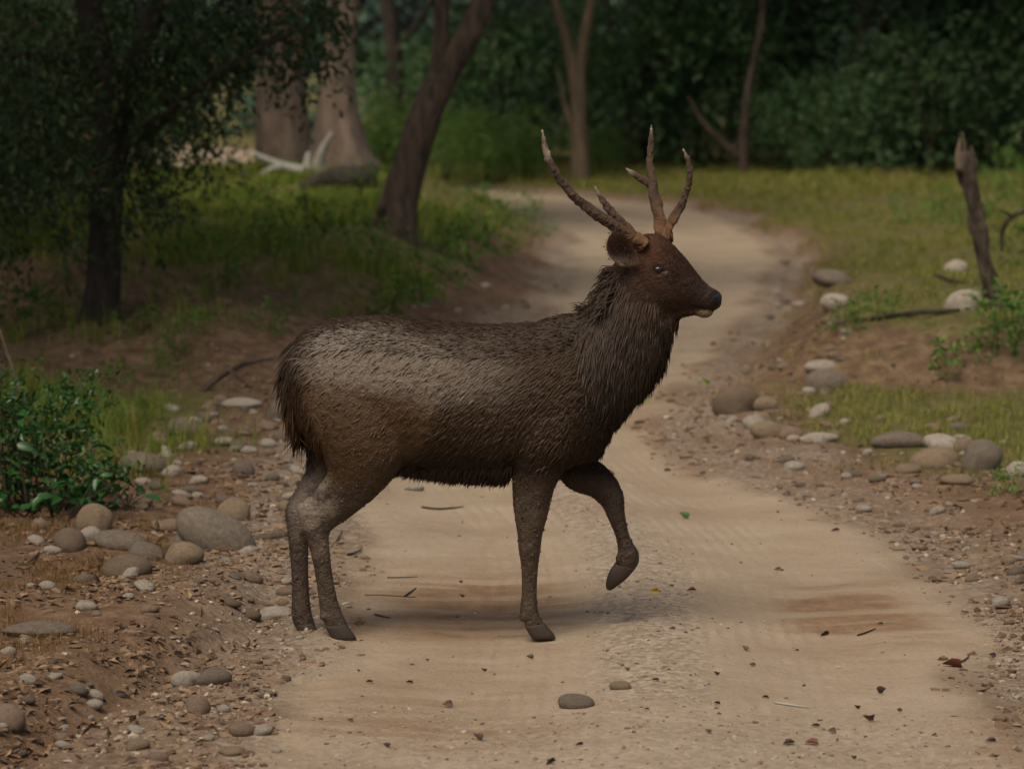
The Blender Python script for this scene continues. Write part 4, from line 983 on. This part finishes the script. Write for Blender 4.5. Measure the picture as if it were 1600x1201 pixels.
cc, g0_, b0_ = coat(co)
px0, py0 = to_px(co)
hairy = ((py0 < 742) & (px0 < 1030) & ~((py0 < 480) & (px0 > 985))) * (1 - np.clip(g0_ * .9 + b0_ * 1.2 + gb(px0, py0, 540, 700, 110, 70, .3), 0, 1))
cc[:, :3] *= (1 - .45 * hairy)[:, None]      # body darkened under the hair, so gaps between the clumps come out dark
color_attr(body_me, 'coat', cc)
def coat_mat(name, fur=False):
    m, nt, b = new_mat(name)
    at = N(nt, 'ShaderNodeAttribute', attribute_name='coat'); tc = N(nt, 'ShaderNodeTexCoord')
    n1 = noise_node(nt, 160, 4, .7, tc.outputs['Object']); n2 = noise_node(nt, 38, 5, .65, tc.outputs['Object'])
    c = mixc(nt, .5, at.outputs['Color'], n1.outputs[0], 'OVERLAY')
    if fur:
        g = N(nt, 'ShaderNodeNewGeometry'); mr = N(nt, 'ShaderNodeMapRange'); mr.inputs[3].default_value = .72; mr.inputs[4].default_value = 1.2
        nt.links.new(g.outputs['Random Per Island'], mr.inputs[0]); vm = N(nt, 'ShaderNodeVectorMath', operation='SCALE'); nt.links.new(c, vm.inputs[0]); nt.links.new(mr.outputs[0], vm.inputs['Scale']); c = vm.outputs[0]
    nt.links.new(c, b.inputs['Base Color'])
    r = N(nt, 'ShaderNodeMapRange'); r.inputs[3].default_value = .5; r.inputs[4].default_value = .34; nt.links.new(at.outputs['Alpha'], r.inputs[0]); nt.links.new(r.outputs[0], b.inputs['Roughness'])
    r2 = N(nt, 'ShaderNodeMapRange'); r2.inputs[3].default_value = .2 if fur else .12; r2.inputs[4].default_value = .35 if fur else .6; nt.links.new(at.outputs['Alpha'], r2.inputs[0]); nt.links.new(r2.outputs[0], b.inputs['Specular IOR Level'])
    if not fur:
        mp = N(nt, 'ShaderNodeMapping'); mp.inputs['Rotation'].default_value = (0, math.radians(42), 0); nt.links.new(tc.outputs['Object'], mp.inputs[0])
        m2 = N(nt, 'ShaderNodeMapping'); m2.inputs['Scale'].default_value = (14, 30, 75); nt.links.new(mp.outputs[0], m2.inputs[0])
        n3 = noise_node(nt, 1.0, 3, .55, m2.outputs[0])
        dry = N(nt, 'ShaderNodeMath', operation='MULTIPLY_ADD'); nt.links.new(at.outputs['Alpha'], dry.inputs[0]); dry.inputs[1].default_value = -.93; dry.inputs[2].default_value = 1
        hh_ = N(nt, 'ShaderNodeMath', operation='MULTIPLY'); nt.links.new(n3.outputs[0], hh_.inputs[0]); nt.links.new(dry.outputs[0], hh_.inputs[1])
        p = bump(nt, b, hh_.outputs[0], .009, .8); p = bump(nt, b, n2.outputs[0], .02, .75, p); bump(nt, b, n1.outputs[0], .004, .7, p)
    return m
M['coat'] = coat_mat('wet_coat'); M['fur'] = coat_mat('wet_fur', True)
sb = np.array([dp(700, 1000)[0], YD, 0.0])
stag = empty('stag', sb)
body_me.vertices.foreach_set('co', (co - sb).astype(np.float32).ravel())
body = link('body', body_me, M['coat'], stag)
tag(stag, 'wet mud coated brown stag with branched antlers crossing the sandy track', 'deer')

# ---- hair in wet clumps
body_me.calc_loop_triangles()
tri = np.empty(len(body_me.loop_triangles) * 3, np.int32); body_me.loop_triangles.foreach_get('vertices', tri); tri = tri.reshape(-1, 3)
vn = np.empty(nv * 3, np.float32); body_me.vertex_normals.foreach_get('vector', vn); vn = vn.reshape(-1, 3).astype(float)
A_, B_, C_ = co[tri[:, 0]], co[tri[:, 1]], co[tri[:, 2]]
area = np.linalg.norm(np.cross(B_ - A_, C_ - A_), axis=1) / 2
rf = np.random.default_rng(61)
def surf(n):
    k = rf.choice(len(tri), n, p=area / area.sum()); u = rf.random((n, 2)); s = np.sqrt(u[:, :1]); w0, w1, w2 = 1 - s, s * (1 - u[:, 1:]), s * u[:, 1:]
    p = A_[k] * w0 + B_[k] * w1 + C_[k] * w2; nn = vn[tri[k, 0]] * w0 + vn[tri[k, 1]] * w1 + vn[tri[k, 2]] * w2
    return p, nn / (np.linalg.norm(nn, axis=1)[:, None] + 1e-9)
def tufts(name, p, nn, d, L, w, lift, sag=0.0, dark=None):
    n = len(p); t = d - nn * (d * nn).sum(1)[:, None]; t /= np.linalg.norm(t, axis=1)[:, None] + 1e-9
    sd = np.cross(t, nn); L = np.asarray(L)[:, None]; w = np.asarray(w)[:, None] * .5; lift = np.asarray(lift)[:, None] if np.ndim(lift) else lift
    g = np.array([0, 0, -1.0]); rnd = rf.normal(size=(n, 3)) * .12
    b = p + t * L * .5 + nn * L * lift * .6 + rnd * L * .5; tip = p + t * L * (1 - .15 * sag) + nn * L * lift * .7 + g * L * sag + rnd * L
    p0 = p - nn * .003
    V = np.stack([p0 - sd * w, p0 + nn * w * .9, p0 + sd * w, b - sd * w * .8, b + nn * w * 1.0, b + sd * w * .8, tip], 1).reshape(-1, 3)
    k = np.arange(n)[:, None] * 7
    me = mesh_from(name, V - sb, [np.concatenate([k + [[0, 1, 4, 3]], k + [[1, 2, 5, 4]]]), np.concatenate([k + [[3, 4, 6]], k + [[4, 5, 6]]])], True)
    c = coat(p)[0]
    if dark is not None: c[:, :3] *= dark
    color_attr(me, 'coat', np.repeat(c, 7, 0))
    return link(name, me, M['fur'], stag)

p, nn = surf(120000); px, py = to_px(p); _, gr, br = coat(p)
torso_zone = (px < 960) & (py < 742) & (px > 455)
smooth_zone = np.clip(br * 1.15 * sstep(.25, .6, br + .5 * (fbm(px / 30, py / 30) - .3)) + gr * .62 * sstep(528, 560, py) + gr * .2 + gb(px, py, 540, 700, 110, 70, .3), 0, 1) + sstep(725, 745, py) * (px < 640) + gb(px, py, 835, 735, 50, 40, .3) + sstep(700, 720, py) * (px > 885)
keep = torso_zone & (rf.random(len(p)) > smooth_zone * .94) & (rf.random(len(p)) < .55) & ((nn[:, 2] < .55) | (px > 925))
q = np.where(keep)[0]
dirv = np.stack([-.75 - .2 * rf.random(len(q)), rf.normal(size=len(q)) * .15, -.62 - .3 * sstep(560, 720, py[q])], 1)
tufts('coat_hair', p[q], nn[q], dirv, rf.uniform(.02, .042, len(q)), rf.uniform(.0045, .008, len(q)), .06, .04)['kind'] = 'stuff'
# neck mane
mz = gb(px, py, 990, 545, 78, 100, .2) * (py > 440) * ((py > 492) | (px < 1030)) + gb(px, py, 940, 445, 26, 46, .3)
keep = (rf.random(len(p)) < mz * .62) & (px > 895) & ~((py < 470) & (px > 985)); q = np.where(keep)[0]
back = sstep(965, 935, px[q]) * sstep(500, 470, py[q])
dirv = np.stack([-.3 - .9 * back + .12 * sstep(1010, 1050, px[q]), rf.normal(size=len(q)) * .12, -1 + .75 * back], 1)
tufts('mane', p[q], nn[q], dirv, rf.uniform(.045, .085, len(q)) * (1 - .35 * back), rf.uniform(.005, .009, len(q)), .1 + .75 * back, .15)['kind'] = 'stuff'
# short hair of the head and upper legs
hz_ = gb(px, py, 1040, 430, 75, 66, .15) * (px < 1108) + .6 * sstep(730, 745, py) * sstep(800, 770, py)
q = np.where((rf.random(len(p)) < hz_) & ((px < 985) | (py < 500) | (py > 700)) & (np.hypot(px - 1029, py - 421) > 9))[0]
hx = sstep(960, 990, px[q])
dirv = np.stack([-.9 * hx - .25, rf.normal(size=len(q)) * .15, -.3 - .7 * (1 - hx)], 1)
tufts('short_hair', p[q], nn[q], dirv, rf.uniform(.008, .016, len(q)), rf.uniform(.0025, .0045, len(q)), .1, .05)['kind'] = 'stuff'
# stiff tufts standing off the nape
q = np.where((nn[:, 0] < -.35) & (px > 915) & (px < 965) & (py > 415) & (py < 492) & (rf.random(len(p)) < .45))[0]
dirv = np.stack([np.full(len(q), -.4), rf.normal(size=len(q)) * .3, -np.ones(len(q)) * .6], 1)
tufts('nape_tufts', p[q], nn[q], dirv, rf.uniform(.03, .06, len(q)), rf.uniform(.004, .007, len(q)), rf.uniform(.5, 1.5, len(q)), .1, .8)['kind'] = 'stuff'
# ruff fringe along throat and chest
throat = ((px - np.interp(py, [500, 545, 580, 620, 660, 700], [1048, 1043, 1030, 998, 958, 932])) > -9) & (py > 496) & (py < 712) & (px > 915) & (px < 1062)
q = np.where(throat & (rf.random(len(p)) < .75))[0]
dirv = np.stack([np.full(len(q), .15), rf.normal(size=len(q)) * .2, -np.ones(len(q))], 1)
tufts('throat_ruff', p[q], nn[q], dirv, rf.uniform(.03, .065, len(q)) * np.where(py[q] > 610, .6, 1), rf.uniform(.004, .008, len(q)), .45, .25, .7)['kind'] = 'stuff'
# belly fringe
bz = (px > 625) & (px < 800) & (nn[:, 2] < -.8 + .35 * rf.random(len(p))) & (py > 728) & (py < 768)
q = np.where(bz & (rf.random(len(p)) < .8))[0]
dirv = np.stack([np.full(len(q), -.3), rf.normal(size=len(q)) * .3, -np.ones(len(q)) * .9], 1)
tufts('belly_fringe', p[q], nn[q], dirv, rf.uniform(.018, .048, len(q)), rf.uniform(.005, .010, len(q)), .75, .35, .9)['kind'] = 'stuff'
# back crest
bz = (nn[:, 2] > .5) & (px > 468) & (px < 930) & (py < 560)
q = np.where(bz & (rf.random(len(p)) < .75))[0]
dirv = np.stack([-np.ones(len(q)), rf.normal(size=len(q)) * .35, -np.full(len(q), .1)], 1)
tufts('back_crest', p[q], nn[q], dirv, rf.uniform(.03, .055, len(q)), rf.uniform(.005, .009, len(q)), .14, .05, .75)['kind'] = 'stuff'
# rear fringe of the buttocks
bz = (nn[:, 0] < -.6) & (px < 500) & (py > 540) & (py < 730)
q = np.where(bz & (rf.random(len(p)) < .6))[0]
dirv = np.stack([-np.full(len(q), .25), rf.normal(size=len(q)) * .25, -np.ones(len(q))], 1)
tufts('buttock_fringe', p[q], nn[q], dirv, rf.uniform(.03, .055, len(q)), rf.uniform(.004, .008, len(q)), .22, .1, .6)['kind'] = 'stuff'
# dried crumbs of mud stuck to haunch and legs
cz = (np.clip(br, 0, 1) * .35 + sstep(730, 760, py) + .25 * gr) * (py < 975); q = np.where(rf.random(len(p)) < cz * .035)[0]
bm = bmesh.new(); bmesh.ops.create_icosphere(bm, subdivisions=1, radius=.5); bm.verts.ensure_lookup_table(); iv = np.array([v.co for v in bm.verts]); if_ = np.array([[v.index for v in f.verts] for f in bm.faces]); bm.free()
sz_ = .003 + .008 * rf.random(len(q)) ** 2.5
V = iv[None] * (1 + .3 * rf.normal(size=(len(q), len(iv), 1))) * sz_[:, None, None] * np.array([1, .8, 1.3]) + p[q][:, None, :]
F = if_[None] + (np.arange(len(q)) * len(iv))[:, None, None]; me = mesh_from('mud_crumbs', V.reshape(-1, 3) - sb, [F.reshape(-1, 3)], True)
c_ = coat(p[q])[0]; c_[:, :3] = c_[:, :3] * .6 + np.array([.06, .045, .03]) * rf.random((len(q), 1)); color_attr(me, 'coat', np.repeat(c_, len(iv), 0)); link('mud_crumbs', me, M['fur'], stag)['kind'] = 'stuff'
# tail: a core and long hanging clumps
tail = link('tail', remesh([loft([(478, 522, 486, 545, .03, 0), (458, 545, 474, 565, .032, 0), (446, 580, 466, 590, .03, 0), (444, 615, 464, 618, .026, 0), (450, 650, 466, 650, .02, 0), (460, 680, 468, 680, .008, 0)], 12)], .005, 3, 'tail'), M['coat'], stag)
tv = np.array([v.co for v in tail.data.vertices]); color_attr(tail.data, 'coat', np.tile([.045, .03, .02, 0], (len(tv), 1)))
tn = np.array([v.normal for v in tail.data.vertices]); k = rf.choice(len(tv), 900); 
dirv = np.stack([np.interp(tv[k, 2], [dp(460, 600)[2], dp(480, 540)[2]], [-.02, -.7]), rf.normal(size=900) * .12, -np.ones(900)], 1)
o = tufts('tail_hair', tv[k], tn[k], dirv, rf.uniform(.06, .12, 900), rf.uniform(.005, .009, 900), .1, .1, .6); o['kind'] = 'stuff'; o.parent = tail
for vx in (tail.data.vertices,): 
    for v_ in vx: v_.co = Vector(np.array(v_.co) - sb)

# ---- hooves (cloven: two toes each)
M['hoof'] = flat_mat('hoof_horn', (.034, .021, .013))
def hoof(secs, dy):
    h = []
    for s in (-1, 1):
        h.append(loft([(a, b, c, d, w * .55, dy + s * w * .52) for a, b, c, d, w in secs], 12))
    me = remesh(h, .004, 2, 'hoof'); v = np.empty(len(me.vertices) * 3, np.float32); me.vertices.foreach_get('co', v)
    me.vertices.foreach_set('co', (v.reshape(-1, 3) - sb).astype(np.float32).ravel()); link('hoof', me, M['hoof'], stag)
hoof([(508, 978, 541, 975, .024), (514, 988, 548, 984, .028), (519, 997, 555, 994, .03), (521, 1000, 557, 1000, .026)], -.07)
hoof([(462, 976, 489, 973, .024), (467, 986, 494, 982, .028), (470, 993, 497, 991, .028), (472, 996, 497, 996, .024)], .05)
hoof([(821, 978, 850, 973, .024), (826, 988, 858, 982, .028), (831, 996, 866, 992, .03), (834, 999, 868, 998, .026)], -.08)
hoof([(961, 880, 992, 888, .024), (954, 890, 980, 902, .027), (949, 902, 968, 912, .024), (947, 914, 958, 919, .014), (949, 921, 953, 922, .006)], .1)

# ---- antlers
def antler(tines):
    parts = []
    for pts, wid, dys in tines:
        P = np.array([dp(a, b, d) for (a, b), d in zip(pts, dys)]); R = np.array(wid) * DK * .5
        p_, r_ = resample(P, R, .012); parts.append(tube(p_, np.maximum(r_, .0025), 12, None, .13, len(pts)))
    me = remesh(parts, .003, 1, 'antler'); n = len(me.vertices); v = np.empty(n * 3, np.float32); me.vertices.foreach_get('co', v); v = v.reshape(-1, 3).astype(float)
    an = np.empty(n * 3, np.float32); me.vertex_normals.foreach_get('vector', an); an = an.reshape(-1, 3)
    v = v + an * ((fbm(v[:, 0] * 75 + v[:, 1] * 60, v[:, 2] * 75 - v[:, 1] * 50, 3) - .5) * .011)[:, None]
    tip = np.zeros(n)
    for pts, wid, dys in tines:
        e = dp(pts[-1][0], pts[-1][1], dys[-1]); tip = np.maximum(tip, 1 - sstep(.005, .05, np.linalg.norm(v - e, axis=1)))
    nz = fbm(v[:, 0] * 60, v[:, 2] * 60); base = np.array([.075, .044, .026]); c = base * (.35 + 1.4 * nz[:, None])
    b0 = dp(tines[0][0][0][0], tines[0][0][0][1], tines[0][2][0]); rb = 1 - sstep(.03, .16, np.linalg.norm(v - b0, axis=1))
    c = c * (1 - .7 * rb[:, None]) + np.array([.22, .105, .04]) * .7 * rb[:, None] * (.5 + nz[:, None]); c = c * (1 - .8 * tip[:, None]) + np.array([.42, .36, .27]) * .8 * tip[:, None]
    color_attr(me, 'tone', np.concatenate([c, np.ones((n, 1))], 1)); me.vertices.foreach_set('co', (v - sb).astype(np.float32).ravel())
    return link('antler', me, M['antler'], stag)
m, nt, b = new_mat('antler_horn'); at = N(nt, 'ShaderNodeAttribute', attribute_name='tone'); tc = N(nt, 'ShaderNodeTexCoord')
n1 = noise_node(nt, 150, 5, .7, tc.outputs['Object']); nt.links.new(mixc(nt, .6, at.outputs['Color'], n1.outputs[0], 'OVERLAY'), b.inputs['Base Color']); b.inputs['Roughness'].default_value = .5; bump(nt, b, n1.outputs[0], .012, 1.0); M['antler'] = m
a1 = antler([([(1006, 384), (998, 377), (980, 365), (955, 350), (925, 330), (895, 306), (872, 277), (857, 250), (850, 225), (847, 203)], [27, 23, 20, 19, 16, 14, 13, 11, 8, 3], [-.06, -.065, -.08, -.1, -.13, -.16, -.18, -.19, -.19, -.18]),
             ([(985, 360), (966, 343), (951, 327), (940, 311), (929, 291)], [14, 14, 12, 9, 3], [-.08, -.09, -.1, -.1, -.1]), ([(853, 252), (857, 244), (859, 236)], [8, 6, 3], [-.19, -.19, -.19])])
a2 = antler([([(1037, 374), (1035, 358), (1030, 340), (1024, 312), (1019, 287), (1015, 255), (1017, 222), (1018, 195)], [31, 25, 20, 17, 16, 11, 9, 3], [.05, .05, .06, .08, .1, .12, .13, .13]),
             ([(1020, 292), (1010, 284), (1000, 279), (988, 270), (977, 263)], [14, 13, 11, 8, 3], [.1, .1, .1, .1, .1]),
             ([(1037, 366), (1046, 352), (1058, 333), (1070, 308), (1078, 283), (1078, 257), (1067, 231)], [19, 16, 14, 12, 10, 8, 2.5], [.05, .05, .05, .04, .03, .02, .02])])
for ant, lab in ((a1, 'near antler sweeping back'), (a2, 'far antler rising upright')): ant['label'] = lab

# ---- ears, eyes, nose
m, nt, b = new_mat('ear_skin'); geo = N(nt, 'ShaderNodeNewGeometry'); at = N(nt, 'ShaderNodeAttribute', attribute_name='tone'); nt.links.new(at.outputs['Color'], b.inputs['Base Color']); b.inputs['Roughness'].default_value = .7; M['ear'] = m
M['ear_hair'] = leaf_mat('ear_hair', [(0, (.025, .012, .008)), (.6, (.06, .03, .018)), (.9, (.14, .08, .05)), (1, (.3, .22, .16))], .6, 0)
def ear(dy0, side):
    U, Vv = np.meshgrid(np.linspace(0, 1, 15), np.linspace(-1, 1, 13), indexing='ij')
    # axis from base (988,414) to tip (962,362), half width profile of a broad rounded ear
    wprof = np.sin(np.clip(U * .93 + .07, 0, 1) ** .8 * PI) ** .55 * 20 + 3
    axx = 985 - 22 * U - 5 * np.sin(U * PI); axy = 416 - 54 * U
    nxp, nyp = -.93, -.36
    px_ = axx + nxp * wprof * Vv * 1.0; py_ = axy + nyp * wprof * Vv * -.2
    depth = side * (.03 + .045 * U) - side * .03 * (1 - Vv ** 2) * np.sin(np.clip(U + .12, 0, 1) * PI)
    P = np.stack([np.stack([dp(a, b_, dy0 + d) for a, b_, d in zip(r1, r2, r3)]) for r1, r2, r3 in zip(px_, py_, depth)])
    n_, m_ = U.shape; V0 = P.reshape(-1, 3); V1 = V0 + np.array([0, -side * .007, 0])
    i, j = np.meshgrid(np.arange(n_ - 1), np.arange(m_ - 1), indexing='ij'); i = i.ravel(); j = j.ravel()
    Q = np.stack([i * m_ + j, i * m_ + j + 1, (i + 1) * m_ + j + 1, (i + 1) * m_ + j], 1); k = n_ * m_
    bd = np.concatenate([np.arange(m_), np.arange(1, n_) * m_ + m_ - 1, (n_ - 1) * m_ + np.arange(m_ - 2, -1, -1), np.arange(n_ - 2, 0, -1) * m_]); b2_ = np.roll(bd, -1)
    me = mesh_from('ear', np.concatenate([V0, V1]) - sb, [np.concatenate([Q, Q[:, ::-1] + k, np.stack([bd, bd + k, b2_ + k, b2_], 1)])])
    rim = np.maximum(np.abs(Vv), U) .ravel() ** 6; low = (sstep(.45, .1, U) * .8).ravel()
    c = np.array([.03, .012, .008]) * (1 - rim[:, None]) + np.array([.09, .042, .025]) * rim[:, None]; c = c * (1 - low[:, None] * .5) + np.array([.28, .2, .14]) * low[:, None] * .5
    color_attr(me, 'tone', np.concatenate([np.concatenate([c, np.tile([.08, .05, .035], (k, 1))]), np.ones((2 * k, 1))], 1))
    e = link('ear', me, M['ear'], stag)
    r = np.random.default_rng(4); sel = r.integers(0, k, 420); uu, vv = U.ravel()[sel], Vv.ravel()[sel]
    rim_h = np.maximum(np.abs(vv), uu) > .8
    dx = np.where(rim_h, -vv * .7 - .2, -.25) + r.normal(size=420) * .25; dz = np.where(uu > .8, 1.0, .35) + r.normal(size=420) * .35
    v, f = leaf_cloud(V0[sel] + [0, side * .003, 0], np.stack([dx, np.full(420, side * .12), dz], 1), r.uniform(.008, .02, 420), .16, .1, r)
    h = link('ear_hair', mesh_from('ear_hair', v - sb, [f], False), M['ear_hair'], e); h['kind'] = 'stuff'
ear(-.075, -1); ear(.075, 1)
m, nt, b = new_mat('eye_wet'); b.inputs['Base Color'].default_value = (.012, .007, .005, 1); b.inputs['Roughness'].default_value = .22; M['eye'] = m
def blob_obj(name, px, py, dy, r, mat, sc_=(1, 1, 1)):
    bm = bmesh.new(); bmesh.ops.create_uvsphere(bm, u_segments=20, v_segments=14, radius=r); me = bpy.data.meshes.new(name); bm.to_mesh(me); bm.free()
    me.polygons.foreach_set('use_smooth', np.ones(len(me.polygons), bool)); o = link(name, me, mat, stag); o.location = dp(px, py, dy) - sb; o.scale = sc_; return o
e0 = np.hypot(to_px(co)[0] - 1029, to_px(co)[1] - 421) < 5; EYE = float(np.abs(co[e0, 1] - YD).max()) - .0065
for s in (-1, 1):
    blob_obj('eye', 1029, 421, s * EYE, .0155, M['eye'], (1.25, .7, .78))
M['nose'] = flat_mat('nose_skin', (.016, .014, .015)); M['nose'].node_tree.nodes['Principled BSDF'].inputs['Roughness'].default_value = .5
npm = remesh([loft([(1111, 456, 1111, 474, .034, 0), (1119, 454, 1119, 480, .034, 0), (1125, 458, 1125, 479, .025, 0), (1128, 464, 1127, 474, .01, 0)], 14)], .0035, 2, 'nose')
v = np.empty(len(npm.vertices) * 3, np.float32); npm.vertices.foreach_get('co', v); npm.vertices.foreach_set('co', (v.reshape(-1, 3) - sb).astype(np.float32).ravel()); link('nose', npm, M['nose'], stag)
M['nostril'] = flat_mat('nostril', (.004, .003, .003))
for s in (-1, 1): blob_obj('nostril', 1117, 464, s * .033, .009, M['nostril'], (1.2, .5, .7))
